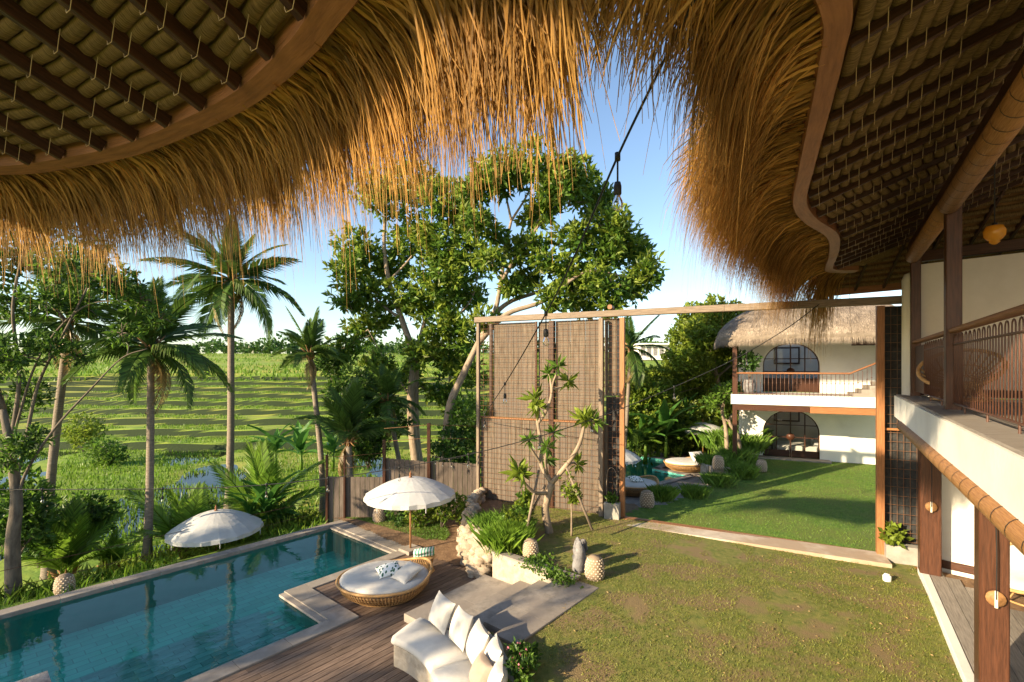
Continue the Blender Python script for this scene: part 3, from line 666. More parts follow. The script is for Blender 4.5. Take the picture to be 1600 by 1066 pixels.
# pendant
pd = thing('pendant_lamp', 'amber glass pendant lamp hanging under the wing roof', 'lamp', vp(1554,365,5.6))
c = vp(1554, 365, 5.6); m = MB(); m.lathe([(.02,.09),(.075,.085),(.10,.03),(.095,-.03),(.06,-.075),(.045,-.085),(.05,-.10),(.02,-.125),(.002,-.13)], c, 20); m.build('glass_shade', 'amber', pd)
m = MB(); m.tube([c+V(0,0,.09), c+V(0,0,1.75)], .006, 5); m.lathe([(.001,.12),(.025,.12),(.03,.07),(.001,.07)], c, 10); m.build('cord', 'black', pd)

# ---------------------------------------------------------------- thatched roof over camera and wing
EZ = 6.85
eave_px = [(-6.9,4.95),(-6.1,5.15),(-5.37,5.17),(-4.49,4.94),(-3.74,4.67),(-2.94,4.25),(-2.18,3.79),(-1.52,3.24),(-1.13,2.83),(-.65,2.35),(0.,2.05),(.7,2.05),(1.4,2.3),(1.99,2.83),(2.3,3.35),(2.64,4.0),(3.28,5.25),(3.84,6.3),(4.4,7.0),(5.2,7.75),(5.7,8.4),(6.3,9.35),(6.85,10.3),(7.2,10.75),(7.75,10.8)]
EC = spline([(x, y, 0) for x, y in eave_px], 8); NE_ = len(EC)
def edir(i):                                                      # the way the rafters run, inwards
    p = EC[i]; x = p.x
    aL, aR = math.radians(-120), math.radians(-33.8)
    if x < -1.5: a = aL
    elif x > 2.1: a = aR
    else: q = (x+1.5)/3.6; q = q*q*(3-2*q); a = aL+(aR-aL)*q
    return V(math.cos(a), math.sin(a), 0)
def outn(i):
    d = EC[min(i+1, NE_-1)]-EC[max(i-1, 0)]; return V(-d.y, d.x, 0).normalized()
PITCH = .36
def roofp(i, r, dz=0.): p = EC[i]+edir(i)*r; return V(p.x, p.y, EZ+.02+PITCH*r+dz)
rf = thing('thatched_roof', 'golden thatched roof with curved eave board above camera and wing', 'roof', (0,2,EZ))
# eave board
vs = []; tx = []
ln = 0
for i in range(NE_):
    if i: ln += (EC[i]-EC[i-1]).length
    o = outn(i); p = EC[i]
    for k, (a, z) in enumerate(((0,0),(.15,-.035),(.17,-.01),(.17,.16),(0,.16))): vs.append((p.x+o.x*a, p.y+o.y*a, EZ+z)); tx.append((ln, k*.09))
fs = [(i*5+k, i*5+(k+1)%5, (i+1)*5+(k+1)%5, (i+1)*5+k) for i in range(NE_-1) for k in range(5)]
npmesh('eave_board', vs, fs, 'fasciaw', rf, smooth=False, tex=tx)
# roof sheet (thatch seen from below) and its top
RMAX = 4.6
rs = np.linspace(-.35, RMAX, 12); vs = []
for i in range(NE_):
    for r in rs: vs.append(tuple(roofp(i, r, .12 if r > 0 else .14)))
n = len(rs); fs = [(i*n+k, (i+1)*n+k, (i+1)*n+k+1, i*n+k+1) for i in range(NE_-1) for k in range(n-1)]
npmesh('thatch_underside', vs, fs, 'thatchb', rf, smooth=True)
vs = []
for i in range(NE_):
    o = outn(i)
    for r, z in ((0,.13),(-.22,.14),(-.45,.04),(-.5,.12),(-.3,.28),(0,.36),(2.0,1.5),(RMAX,2.5)):
        p = roofp(i, max(r, 0), 0); p += o*max(-r, 0); vs.append((p.x, p.y, EZ+z if r <= 0 else p.z+.34))
n = 8; fs = [(i*n+k, (i+1)*n+k, (i+1)*n+k+1, i*n+k+1) for i in range(NE_-1) for k in range(n-1)]
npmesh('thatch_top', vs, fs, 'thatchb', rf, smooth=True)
# the hip beyond the end wall closes the roof
HP = lambda s, q: endw(s+q*1.6, 6.62+q*2.3, -1.3+q*3.6)
vs = [tuple(HP(s, q)) for s in np.linspace(-1.9, 9, 12) for q in (0, .35, .7, 1.05)]
npmesh('hip_underside', vs, [(i*4+k, (i+1)*4+k, (i+1)*4+k+1, i*4+k+1) for i in range(11) for k in range(3)], 'thatchb', rf, smooth=True)
m = MB(); m.beam(HP(-1.9, 0)+V(0,0,-.05), HP(9, 0)+V(0,0,-.05), .05, .22); m.build('eave_board', 'orangew', rf)
for k in range(19): m = MB(); s = -1.8+k*.55; m.beam(HP(s, .0)+V(0,0,-.06), HP(s, 1.0)+V(0,0,-.06), .05, .08); m.build('rafter', 'darkwood', rf)
for k in range(22): m = MB(); q = .03+k*.045; m.tube([HP(-1.9, q)+V(0,0,-.03), HP(9, q)+V(0,0,-.03)], .045, 7); m.build('thatch_row', 'thatchr', rf)
# thatch rows between the rafters
nr = 42
for k in range(nr):
    r = .08+k*.106+random.uniform(-.008,.008); pts = [roofp(i, r, .085+.012*math.sin(i*1.7+k)) for i in range(0, NE_, 2)]
    vs = []; tx = []; ln = 0
    for q, p in enumerate(pts):
        if q: ln += (p-pts[q-1]).length
        d = edir(min(q*2, NE_-1)); up = V(-d.x*PITCH, -d.y*PITCH, 1).normalized(); dd = V(d.x, d.y, PITCH).normalized()
        for j in range(7): a = math.pi+math.pi*j/6; vs.append(tuple(p+dd*math.cos(a)*.053+up*math.sin(a)*(.036+.010*RNG.random()))); tx.append((ln, j*.03))
    fs = [(i*7+j, (i+1)*7+j, (i+1)*7+j+1, i*7+j+1) for i in range(len(pts)-1) for j in range(6)]
    npmesh('thatch_row', vs, fs, 'thatchr', rf, smooth=True, tex=tx)
# rafters, spaced along the eave, and the lashings on them
acc = 0; nxt = .1; lash = MB()
for i in range(1, NE_-2):
    step = (EC[i]-EC[i-1]).length; acc += step
    if acc >= nxt:
        nxt += .53 if EC[i].x > 1 else .56
        d = edir(i); a = roofp(i, .02, .01); b_ = roofp(i, RMAX, .01); m = MB(); rh = .12 if EC[i].x < 1 else .075; m.beam(a+V(0,0,.04-rh/2), b_+V(0,0,.04-rh/2), .055 if rh > .1 else .045, rh, ch=.006); m.build('rafter', 'darkwood', rf)
        sd = V(-d.y, d.x, 0)
        for k in range(nr):
            if random.random() < .3: continue
            p = roofp(i, .13+k*.106+random.uniform(-.015,.015), .01); q = p+V(0,0,.022-rh-.004)
            lash.tube([p+sd*.085+V(0,0,.05), q+sd*.03, q-sd*.03, p-sd*.085+V(0,0,.05)], .0028, 4, cap=False)
lash.build('lashing', 'cord', rf, kind='stuff')
# hanging thatch: strands rooted behind the eave board
cum = np.concatenate([[0], np.cumsum([(EC[i+1]-EC[i]).length for i in range(NE_-1)])]); TOT = cum[-1]
ECa = np.array([(p.x, p.y) for p in EC]); ONa = np.array([(outn(i).x, outn(i).y) for i in range(NE_)])
def strands(n, wid, a0, a1, z0a, z0b, reach, drop, seed, lo=0., hi=1., curl=1.0, thin=.72):
    r = np.random.default_rng(seed); s = r.uniform(lo*TOT, hi*TOT, n)
    x = np.interp(s, cum, ECa[:,0]); y = np.interp(s, cum, ECa[:,1]); ox = np.interp(s, cum, ONa[:,0]); oy = np.interp(s, cum, ONa[:,1]); l = np.hypot(ox, oy); ox /= l; oy /= l
    a = r.uniform(a0, a1, n); z = EZ+z0a+(z0b-z0a)*r.random(n)
    clump = 1+.18*np.sin(s*7.3)+.16*np.sin(s*17.1+1)+.14*np.sin(s*41+2)
    notch = np.exp(-((x-.95)/.75)**4)*(y < 3.6)
    keep = r.random(n) > np.maximum(notch*thin, .42*np.clip((x-2.1)/.8, 0, 1)*(seed < 5)); s, x, y, ox, oy, a, z, clump, notch = [q[keep] for q in (s, x, y, ox, oy, a, z, clump, notch)]; n = len(s)
    right = np.clip((x-2.1)/.8, 0, 1)
    R = reach*r.uniform(.72, 1.2, n)*(1+.42*right); Dp = drop*r.uniform(.42, 1.12, n)*clump*(1-.38*notch); far = np.clip((x-5.0)/2, 0, 1); Dp *= 1+.5*far
    a = a*(1+.35*right)
    wr = r.uniform(.45, 1.0, n)**-.9*.75; js = r.normal(0, .12, n)+.05*np.sin(s*11); Q = 6; vs = np.zeros((n, Q, 2, 3)); wv = r.uniform(-1, 1, n)
    sx, sy = -oy, ox
    for k in range(Q):
        t = k/(Q-1); hor = a+R*(1-(1-t)**1.7); ver = z-Dp*t**1.65*curl; side = js*t*1.2+.035*np.sin(4*t+6*wv)*t
        px = x+ox*hor+sx*side; py = y+oy*hor+sy*side; h = wid*wr*(1-.82*t)/2
        for q, g in ((0,-1),(1,1)): vs[:,k,q,0] = px+sx*g*h; vs[:,k,q,1] = py+sy*g*h; vs[:,k,q,2] = ver+wv*g*h
    i = np.arange(n)[:,None]*(Q*2); f = np.concatenate([i+[[2*k,2*k+1,2*k+3,2*k+2]] for k in range(Q-1)], 1).reshape(-1,4)
    return vs.reshape(-1,3), f
parts_ = [strands(8500, .019, .10, .22, -.02, .10, .55, .85, 1), strands(5500, .018, .2, .50, .02, .25, .45, .92, 2), strands(4000, .015, .4, .62, .05, .35, .33, 1.0, 3),
          strands(5500, .018, .13, .45, -.01, .12, .42, .62, 4), strands(500, .011, .2, .6, 0, .1, .4, 1.3, 5), strands(4200, .017, .15, .60, .0, .3, .40, .95, 6, .55, 1.0), strands(1200, .02, .1, .3, -.03, .05, .65, .5, 7)]
vv = []; ff = []; o = 0
for v_, f_ in parts_: vv.append(v_); ff.append(f_+o); o += len(v_)
npmesh('hanging_thatch', np.concatenate(vv), np.concatenate(ff), 'thatch', rf, kind='stuff')
# ---------------------------------------------------------------- far villa
B0 = V(10.9, 22.9, 0); BD = V(.906, -.424, 0); BN = V(-.424, -.906, 0)
def fb_(s, z, off=0.): p = B0+BD*s+BN*off; p.z = z; return p
GZ0, UZ = .5, 3.53
fv = thing('villa', 'white two-storey villa with arched doors beyond the far lawn', 'building', fb_(2, GZ0))
def facade(name, s0, s1, z0, z1, ds0, ds1, dz0, dz1, mat):
    """a wall with an arched opening"""
    m = MB(); c = (ds0+ds1)/2; rad = (ds1-ds0)/2; sp = dz1-rad*.92; N = 18
    arch = [(ds0, dz0)]+[(c-rad*math.cos(a), sp+rad*.92*math.sin(a)) for a in np.linspace(0, math.pi, N)]+[(ds1, dz0)]
    q = lambda s, z, o: fb_(s, z, o)
    for o, fl in ((0,1),(-.3,-1)):
        def face(pts): pts = [q(s, z, o) for s, z in pts]; m.poly(pts if fl > 0 else pts[::-1])
        face([(s0,z0),(ds0,z0),(ds0,z1),(s0,z1)]); face([(ds1,z0),(s1,z0),(s1,z1),(ds1,z1)])
        for k in range(1, len(arch)-2): a, b = arch[k], arch[k+1]; face([a, b, (b[0], z1), (a[0], z1)])
    for k in range(len(arch)-1): a, b = arch[k], arch[k+1]; m.poly([q(*a,0), q(*a,-.3), q(*b,-.3), q(*b,0)])
    m.poly([q(s0,z0,0), q(s0,z1,0), q(s0,z1,-.3), q(s0,z0,-.3)]); m.poly([q(s1,z0,0), q(s1,z1,0), q(s1,z1,-.3), q(s1,z0,-.3)])
    m.build(name, mat, fv); return arch, c, rad, sp
def arched_door(s0, s1, z0, z1, kick, label=None):
    arch, c, rad, sp = facade('wall', -.15 if z0 < 2 else -.15, 7.5, z0-.05, 3.12 if z0 < 2 else 6.7, s0, s1, z0, z1, 'plaster')
    d = tag(bpy.data.objects.new('arched_door', None)); COL.objects.link(d); d.parent = fv
    off = -.12
    m = MB(); m.tube([fb_(a, b, off) for a, b in arch], .05, 6); m.build('frame', 'darkwood', d)
    def top(s): return sp+rad*.92*math.sqrt(max(0, 1-((s-c)/rad)**2))
    m = MB()
    for k in range(1, 4):
        s = s0+(s1-s0)*k/4; w = .09 if k == 2 else .04; m.beam(fb_(s, z0, off), fb_(s, top(s)-.02, off), w, .05, up=BD)
    for fz in (.42, .68):
        z = z0+(z1-z0)*fz; h = rad*math.sqrt(max(0, 1-(max(0, z-sp)/(rad*.92))**2)); m.beam(fb_(c-h, z, off), fb_(c+h, z, off), .05, .04)
    m.build('glazing_bars', 'darkwood', d)
    for k in (0, 1):
        a = s0+.04 if k == 0 else c+.05; b = c-.05 if k == 0 else s1-.04
        m = MB(); m.beam(fb_(a, z0+kick/2+.02, off), fb_(b, z0+kick/2+.02, off), .05, kick); m.build('door_panel', 'darkwood', d)
    m = MB(); m.tube([fb_(c, z0+.95, off+.03), fb_(c, z0+.95, off+.07)], .17, 16); m.build('boss', 'redwood', d)
    m = MB(); P = [fb_(a, b, off-.02) for a, b in arch]; m.poly(P); m.build('pane', 'pane', d)
    return d
arched_door(.87, 3.13, GZ0+.05, 2.72, .30); arched_door(.87, 3.13, UZ, 5.78, .62)
# rooms behind the doors: floor, back wall, sides
m = MB()
for z0, z1 in ((GZ0, 3.1),(UZ, 6.6)):
    for a, b in (((-.1,-4),(7.4,-4)),((-.1,-4),(-.1,-.31)),((7.4,-.31),(7.4,-4))):
        m.poly([fb_(a[0], z0, a[1]), fb_(b[0], z0, b[1]), fb_(b[0], z1, b[1]), fb_(a[0], z1, a[1])])
    m.poly([fb_(-.1, z0+.04, -.31), fb_(7.4, z0+.04, -.31), fb_(7.4, z0+.04, -4), fb_(-.1, z0+.04, -4)])
m.build('room_wall', 'beige', fv)
for z0 in (GZ0, UZ):
    w = 'bed'
    t = thing('bed', 'white bed seen through the '+('lower' if z0 < 2 else 'upper')+' arched glass door', 'bed', fb_(2.6, z0+.04, -1.9))
    m = MB(); m.box(fb_(2.5, z0+.24, -1.9), 2.0, 1.6, .4, math.atan2(BD.y, BD.x), ch=.05); m.build('mattress', 'fabric', t)
    for k in (0, 1): m = MB(); m.box(fb_(3.2, z0+.55, -1.5-.7*k), .25, .55, .4, math.atan2(BD.y, BD.x), ch=.09); m.build('pillow', 'canvas', t)
    t = thing('picture_frame', 'framed picture on the back wall behind the '+('lower' if z0 < 2 else 'upper')+' arched door', 'picture', fb_(2.0, z0+1.3, -3.97))
    m = MB(); m.beam(fb_(1.55, z0+1.75, -3.96), fb_(2.75, z0+1.75, -3.96), .04, .9); m.build('frame', 'darkwood', t)
    m = MB(); m.beam(fb_(1.63, z0+1.75, -3.93), fb_(2.67, z0+1.75, -3.93), .03, .74); m.build('print', 'greyf', t)
t = thing('side_chair', 'dark chair just inside the lower arched door', 'chair', fb_(1.05, GZ0+.04, -.8)); rzb = math.atan2(BD.y, BD.x)
m = MB(); m.box(fb_(1.1, GZ0+.47, -.8), .45, .45, .06, rzb); m.build('seat', 'darkwood', t)
for a, b in ((.9,-.6),(1.3,-.6),(.9,-1.0),(1.3,-1.0)): m = MB(); m.beam(fb_(a, GZ0+.04, b), fb_(a, GZ0+.45, b), .04, .04); m.build('leg', 'darkwood', t)
m = MB(); m.tube(spline([fb_(.9,GZ0+.5,-1.0), fb_(.88,GZ0+.95,-1.05), fb_(1.1,GZ0+1.05,-1.05), fb_(1.32,GZ0+.95,-1.05), fb_(1.3,GZ0+.5,-1.0)], 4), .022, 6); m.build('backrest', 'darkwood', t)
# door step, balcony slab, timber edge beams, posts
m = MB(); m.prism([fb_(.3,0,.55), fb_(3.5,0,.55), fb_(3.5,0,.003), fb_(.3,0,.003)], .35, .56); m.build('door_step', 'stone', fv)
m = MB(); m.prism([fb_(-.45,0,2.95), fb_(5.6,0,2.95), fb_(5.6,0,.002), fb_(-.45,0,.002)], 3.13, UZ); m.build('balcony_slab', 'plaster', fv)
m = MB(); m.beam(fb_(-.3,2.99,2.8), fb_(2.4,2.99,2.8), .16, .24); m.build('edge_beam', 'redwood', fv)
m = MB(); m.beam(fb_(2.42,2.97,2.8), fb_(5.5,2.97,2.8), .16, .26); m.build('edge_beam', 'orangew', fv)
for s, z0, z1 in ((-.3,.3,3.12),(-.3,UZ,5.7)):
    m = MB(); m.beam(fb_(s,z0,2.78), fb_(s,z1,2.78), .18, .18, up=BD); m.build('post', 'redwood', fv)
for k in range(4):
    m = MB(); m.prism([fb_(3.85+.26*k,0,2.93), fb_(5.6,0,2.93), fb_(5.6,0,1.7), fb_(3.85+.26*k,0,1.7)], UZ+.145*k+.001, UZ+.145*(k+1)); m.build('stair_step', 'stone', fv)
m = MB(); m.prism([fb_(4.9,0,3.2), fb_(6.4,0,3.2), fb_(6.4,0,2.96), fb_(4.9,0,2.96)], 3.4, 4.15); m.build('parapet', 'plaster', fv)
# upper right: dark timber under the eaves
m = MB(); m.beam(fb_(4.1, 5.75, 1.2), fb_(7.2, 5.75, 1.2), .2, .35); m.beam(fb_(3.6, 5.95, .4), fb_(7.2, 5.95, .4), .2, .3); m.build('eave_beam', 'redwood', fv)
m = MB(); m.poly([fb_(2.6,5.75,3.4), fb_(7.5,5.75,3.4), fb_(7.5,6.9,-.5), fb_(2.6,6.9,-.5)]); m.build('soffit', 'darkwood', fv)
for s in (5.25, 6.0): m = MB(); m.beam(fb_(s,4.1,2.6), fb_(s,6.0,2.6), .14, .14, up=BD); m.build('post', 'redwood', fv)
m = MB(); m.beam(fb_(5.3,4.62,2.6), fb_(6.0,4.62,2.6), .04, .9); m.build('screen_panel', 'redwood', fv)
# railing
rl = thing('balcony_railing', 'thin iron railing with timber handrail on the far balcony', 'railing', fb_(1.8, UZ, 2.85))
m = MB(); m.tube([fb_(-.25,UZ+.9,2.85), fb_(3.75,UZ+.9,2.85), fb_(3.95,UZ+1.0,2.85), fb_(5.1,UZ+1.55,2.85)], .035, 8); m.build('handrail', 'fasciaw', rl)
m = MB(); m.beam(fb_(-.25,UZ+.06,2.85), fb_(3.8,UZ+.06,2.85), .03, .03); m.build('flat_bar', 'iron', rl)
m0 = MB(); m0.tube([(0,0,0),(0,0,.9)], .011, 6); m0.lathe([(.001,.47),(.024,.49),(.024,.51),(.001,.53)], (0,0,0), 8); bo = m0.build('baluster', 'iron', None, loc=(0,0,0)); bmh = bo.data; bpy.data.objects.remove(bo)
s = -.2
while s < 5.0:
    shared('baluster', bmh, rl, fb_(s, UZ+max(0, (s-3.9)*.47), 2.85)); s += .145
# thatch of the far villa: rounded body with shaggy strands
ctr = spline([fb_(-.55,0,2.2), fb_(-1.0,0,1.0), fb_(-.9,0,-1.0)], 6)
rt = thing('thatched_roof', 'shaggy grey thatched roof with a rounded end on the far villa', 'roof', fb_(2, 5.4, 2))
out_ = [fb_(5.6,0,3.55), fb_(4.2,0,3.6), fb_(2.5,0,3.6), fb_(1.0,0,3.55), fb_(.0,0,3.35), fb_(-.75,0,2.7), fb_(-1.05,0,1.6), fb_(-1.1,0,.0), fb_(-1.1,0,-2.5)]
outl = spline(out_, 6); cen = lambda p: fb_(max(1.2, min(5.2, (p-B0).dot(BD))), 0, -1.0)
RU = .24; prof = [(a, b+RU) for a, b in ((0.02,5.62),(0.0,5.42),(-.02,5.60),(.03,5.95),(.12,6.24),(.25,6.54),(.42,6.84),(.62,7.12),(.85,7.4),(1.0,7.5))]
vs = []; nP = len(prof)
for p in outl:
    c = cen(p)
    for q, z in prof: g = p.lerp(c, q); vs.append((g.x, g.y, z))
fs = [(i*nP+k, (i+1)*nP+k, (i+1)*nP+k+1, i*nP+k+1) for i in range(len(outl)-1) for k in range(nP-1)]
npmesh('thatch_body', vs, np.array(fs)[:,::-1], 'thatchf', rt, smooth=True)
n = 26000; r = np.random.default_rng(5); si = r.uniform(0, len(outl)-1.001, n); k = si.astype(int); fr = (si-k)[:,None]
oa = np.array([tuple(p) for p in outl]); ca = np.array([tuple(cen(p)) for p in outl]); Pp = oa[k]*(1-fr)+oa[k+1]*fr; Cc = ca[k]*(1-fr)+ca[k+1]*fr
q = r.random(n)**1.3*.8; pr = np.array(prof[1:]); z = np.interp(q, [-.02,.03,.12,.25,.42,.62,.85,1.0], [5.60,5.95,6.24,6.54,6.84,7.12,7.4,7.5])+RU
q2 = np.maximum(q-r.uniform(.05,.10,n), -.03); z2 = np.interp(q2, [-.03,.0,.03,.12,.25,.42,.62,.85,1.0], [5.36,5.6,5.95,6.24,6.54,6.84,7.12,7.4,7.5])+RU-r.uniform(0,.16,n)
a = Pp*(1-q[:,None])+Cc*q[:,None]; b = Pp*(1-q2[:,None])+Cc*q2[:,None]; a[:,2] = z+.02; b[:,2] = z2+r.uniform(.0,.07,n)
tn = np.stack([-(Pp-Cc)[:,1], (Pp-Cc)[:,0], 0*z], 1); tn /= np.linalg.norm(tn, axis=1)[:,None]; b += tn*r.normal(0,.03,n)[:,None]+(Pp-Cc)/np.linalg.norm(Pp-Cc, axis=1)[:,None]*.03
vs = np.stack([a-tn*.012, a+tn*.012, b+tn*.002], 1).reshape(-1,3); npmesh('thatch_strands', vs, np.arange(n*3).reshape(-1,3), 'thatchg', rt, kind='stuff')
# pots on the balcony and beside the door
def potted(name, label, p, r, h, mat, blobs, leafmat, ln, wd, cnt, stem=True):
    t = thing(name, label, 'potted plant', p); m = MB(); m.lathe([(.001,0),(r*.6,0),(r*.95,h*.35),(r,h*.7),(r*.8,h*.95),(r*.86,h),(r*.7,h),(r*.66,h*.9),(.001,h*.88)], p, 18); m.build('pot', mat, t)
    m = MB()
    for c, rr in blobs: m.tube([p+V(0,0,h*.85), (p+V(0,0,h))*.5+Vector(c)*.5+V(.05,0,0), Vector(c)], [.025,.018,.008], 6)
    m.build('stem', 'bark', t); P, D = blob_points(blobs, cnt); v, f = rosettes(P, D, 4, ln, wd); npmesh('foliage', v, f, leafmat, t); return t
p = fb_(.25, UZ, 2.4); potted('potted_shrub', 'leafy shrub in a grey urn on the far balcony', p, .27, .62, 'rockd', [(p+V(0,0,1.25), .38),(p+V(-.15,.1,1.65), .32),(p+V(.2,0,1.5), .3)], 'leafd', .16, .05, 130)
# ---------------------------------------------------------------- far pool and deck
fpz = -.02
fw = [V(1.0,24,0), V(4,27,0), V(5.9,25.6,0), V(7.8,23.8,0), V(6.35,21.9,0), V(7.4,20.5,0), V(4.9,18.6,0), V(2.6,20.3,0)]
m = MB(); m.poly([(p.x,p.y,-1.0) for p in fw[::-1]])
for k in range(len(fw)): a, b = fw[k], fw[(k+1)%len(fw)]; m.poly([(a.x,a.y,-1.2),(b.x,b.y,-1.2),(b.x,b.y,.08),(a.x,a.y,.08)])
fp = m.build('far_pool', 'poolw', loc=(0,0,0), kind='structure')
m = MB(); m.poly([(p.x,p.y,fpz) for p in fw[::-1]]); m.build('far_pool_water', 'water', kind='structure')
for k in range(len(fw)):
    a, b = fw[k], fw[(k+1)%len(fw)]; d = (b-a).normalized(); o = V(d.y,-d.x,0)*-1
    cen_ = V(4.8,22,0); o = o if (o.dot(a-cen_) > 0) else -o
    m = MB(); m.beam(a+o*.17+V(0,0,.06), b+o*.17+V(0,0,.06), .32, .1); m.build('coping_stone', 'coping', fp)
fd = [V(4.6,14.9,0), V(6.1,16.0,0), V(7.3,17.5,0), V(8.7,19.3,0), V(10.0,21.3,0), V(10,23.6,0), V(8.3,23.9,0), V(6.9,21.95,0), V(7.95,20.5,0), V(4.9,18.05,0), V(3.4,17.0,0)]
m = MB(); m.poly([(p.x,p.y,.03) for p in fd]); fdk = m.build('far_deck', 'soil', loc=(0,0,0), kind='structure')
P2 = [(p.x, p.y) for p in fd]; ux = V(.69,.72,0); vx = V(.72,-.69,0)
lo = min(p[0]*vx.x+p[1]*vx.y for p in P2); hi = max(p[0]*vx.x+p[1]*vx.y for p in P2); b = lo
while b < hi:
    line = [ux*t+vx*(b+.07) for t in np.arange(8, 27, .05)]; ins = inpoly(np.array([p.x for p in line]), np.array([p.y for p in line]), P2)
    st = None
    for k, q in enumerate(list(ins)+[False]):
        if q and st is None: st = k
        if not q and st is not None:
            if k-st > 3: m = MB(); a_ = line[st].copy(); b_ = line[k-1].copy(); a_.z = b_.z = .05; m.beam(a_, b_, .132, .03, ch=.004); m.build('plank', 'deckg', fdk)
            st = None
    b += .14
GS = [V(2.2,13.9,0), V(-1.2,15.3,0), V(4.2,27,0), V(22,27,0), V(22,8,0), gate(11, 0, -.2), gate(4.2, 0, -.15)]
X_, Y_ = np.meshgrid(np.arange(-1.4, 22, .3), np.arange(8, 27.2, .3)); Z_ = .0+.3*sstep(18.5, 14.5, Y_)-.0; ii = np.arange(X_.size).reshape(X_.shape); f_ = np.stack([ii[:-1,:-1], ii[:-1,1:], ii[1:,1:], ii[1:,:-1]], -1).reshape(-1,4)
cx = X_.ravel()[f_].mean(1); cy = Y_.ravel()[f_].mean(1); f_ = f_[inpoly(cx, cy, GS) & ~inpoly(cx, cy, fw)]
us, inv = np.unique(f_, return_inverse=True); npmesh('garden_soil', np.stack([X_, Y_, np.minimum(Z_, np.where(inpoly(X_, Y_, P2), .0, 9))], -1).reshape(-1,3)[us], inv.reshape(f_.shape), 'soil', loc=(0,0,0), smooth=True, kind='structure')
# planter wall on the far deck edge
fl = thing('planter_wall', 'low curved pale planter wall beside the far deck', 'wall', (8.2,19,0))
pw = spline([V(8.6,18.55,0), V(7.75,18.9,0), V(7.85,19.9,0), V(8.6,20.6,0), V(9.4,21.4,0)], 5)
for k in range(len(pw)-1): m = MB(); m.beam(pw[k]+V(0,0,.42), pw[k+1]+V(0,0,.42), .18, .8); m.build('wall_section', 'roughp', fl)
for k in range(7): boulder('border_stone', 'rock', (7.6+.22*k, 17.75+.25*k, .45), (.14+.05*(k%3), .14, .13), fl, 200+k)
m = MB(); m.beam((9.0,19.2,.52), (9.9,19.8,.52), .5, .06); m.build('stepping_stone', 'stone', label='flat stepping stone on the lawn by the far planter', cat='stone')
m = MB(); m.box((6.9,17.35,.12), 1.0, .42, .10, .35, ch=.04); m.build('folded_mat', 'canvas', label='white folded mat lying on the far deck', cat='mat')
# ---------------------------------------------------------------- distant white villa and small roofs
dv = thing('villa', 'small white modern villa far off above the hedge', 'building', vp(1030, 566, 95))
D0 = vp(1030, 580, 95)
for dx, w_, z0, z1 in ((0,8.5,-3,1.2),(-1.0,5.5,1.4,4.1)):
    m = MB(); m.box((D0.x+dx, D0.y+3, D0.z+(z0+z1)/2+1.0), w_, 6, z1-z0, 0, ch=.02); m.build('wall', 'plaster', dv)
for dx, z, w_ in ((0,2.35,9.2),(-1,5.3,6.6)):
    m = MB(); m.box((D0.x+dx, D0.y+2.6, D0.z+z), w_, 7.4, .3); m.build('roof_slab', 'plaster', dv)
for dx in (-3.2,-2.0,-.8,.4,1.6): m = MB(); m.box((D0.x+dx, D0.y-.03, D0.z+3.9), .75, .1, 1.7); m.build('window', 'rockd', dv)
for dx in (-2.8,-1.0,.8,2.6): m = MB(); m.box((D0.x+dx, D0.y-.03, D0.z+.9), 1.1, .1, 1.6); m.build('window', 'rockd', dv)
# ---------------------------------------------------------------- parasols
def umbrella(label, base, R, zrim, rise, tilt=0, rz=0, grp='white fringed parasols'):
    t = thing('parasol', label, 'parasol', base, 0, grp); N = 18; vs = []; K = 7; H = zrim
    for j in range(K+1):
        q = j/K
        for k in range(N*2):
            a = math.pi*k/N+rz; sc_ = 1 if k%2 == 0 else 1-.035*q; rr = R*q*sc_; z = H+rise*(1-q**1.75)-(.0 if k%2 == 0 else -.012*q)
            vs.append((rr*math.cos(a), rr*math.sin(a), z))
    for k in range(N*2): a = math.pi*k/N+rz; sc_ = 1 if k%2 == 0 else .965; vs.append((R*1.003*sc_*math.cos(a), R*1.003*sc_*math.sin(a), H-.085-.015*(k%2)))
    M2 = N*2; fs = [(j*M2+k, j*M2+(k+1)%M2, (j+1)*M2+(k+1)%M2, (j+1)*M2+k) for j in range(K+1) for k in range(M2)]
    vs = np.array(vs)+np.array(base); npmesh('canopy', vs, np.array(fs)[:,::-1], 'canvas', t, smooth=False)
    b = Vector(base)
    m = MB(); m.tube([b, b+V(0,0,H+rise+.02)], .024, 10); m.build('pole', 'rattand', t)
    m = MB(); m.lathe([(.001,.0),(.05,.0),(.03,.03),(.022,.05),(.035,.08),(.014,.13),(.001,.17)], b+V(0,0,H+rise), 12); m.build('finial', 'fasciaw', t)
    for k in range(N):
        a = 2*math.pi*k/N+rz; d = V(math.cos(a), math.sin(a), 0); m = MB(); m.tube([b+V(0,0,H+rise-.03), b+d*R*.55+V(0,0,H+rise*(1-.55**1.75)-.02), b+d*R*.99+V(0,0,H-.012)], .007, 5); m.build('rib', 'rattand', t)
    for k in range(0, N, 3): a = 2*math.pi*k/N+rz; d = V(math.cos(a), math.sin(a), 0); m = MB(); m.tube([b+d*R+V(0,0,H-.08), b+d*R+V(0,0,H-.2)], [.008,.014], 6); m.build('tassel', 'canvas', t)
    return t
UB = uv(7.74,-9.89,.0); u1 = umbrella('white fringed parasol on a thin pole behind the round daybed', UB, 1.14, 1.47, .42)
m = MB(); m.box(UB+V(0,0,.05), .42, .42, .09, URZ, ch=.015); m.build('base_block', 'stone', u1)
p = uv(5.0,-15.0); p.z = float(land(p.x, p.y)); umbrella('white parasol standing on the bank beyond the long pool edge', p, 1.18, 4.7-(828-573)*p.y/F-p.z+.04, .50, rz=.1)
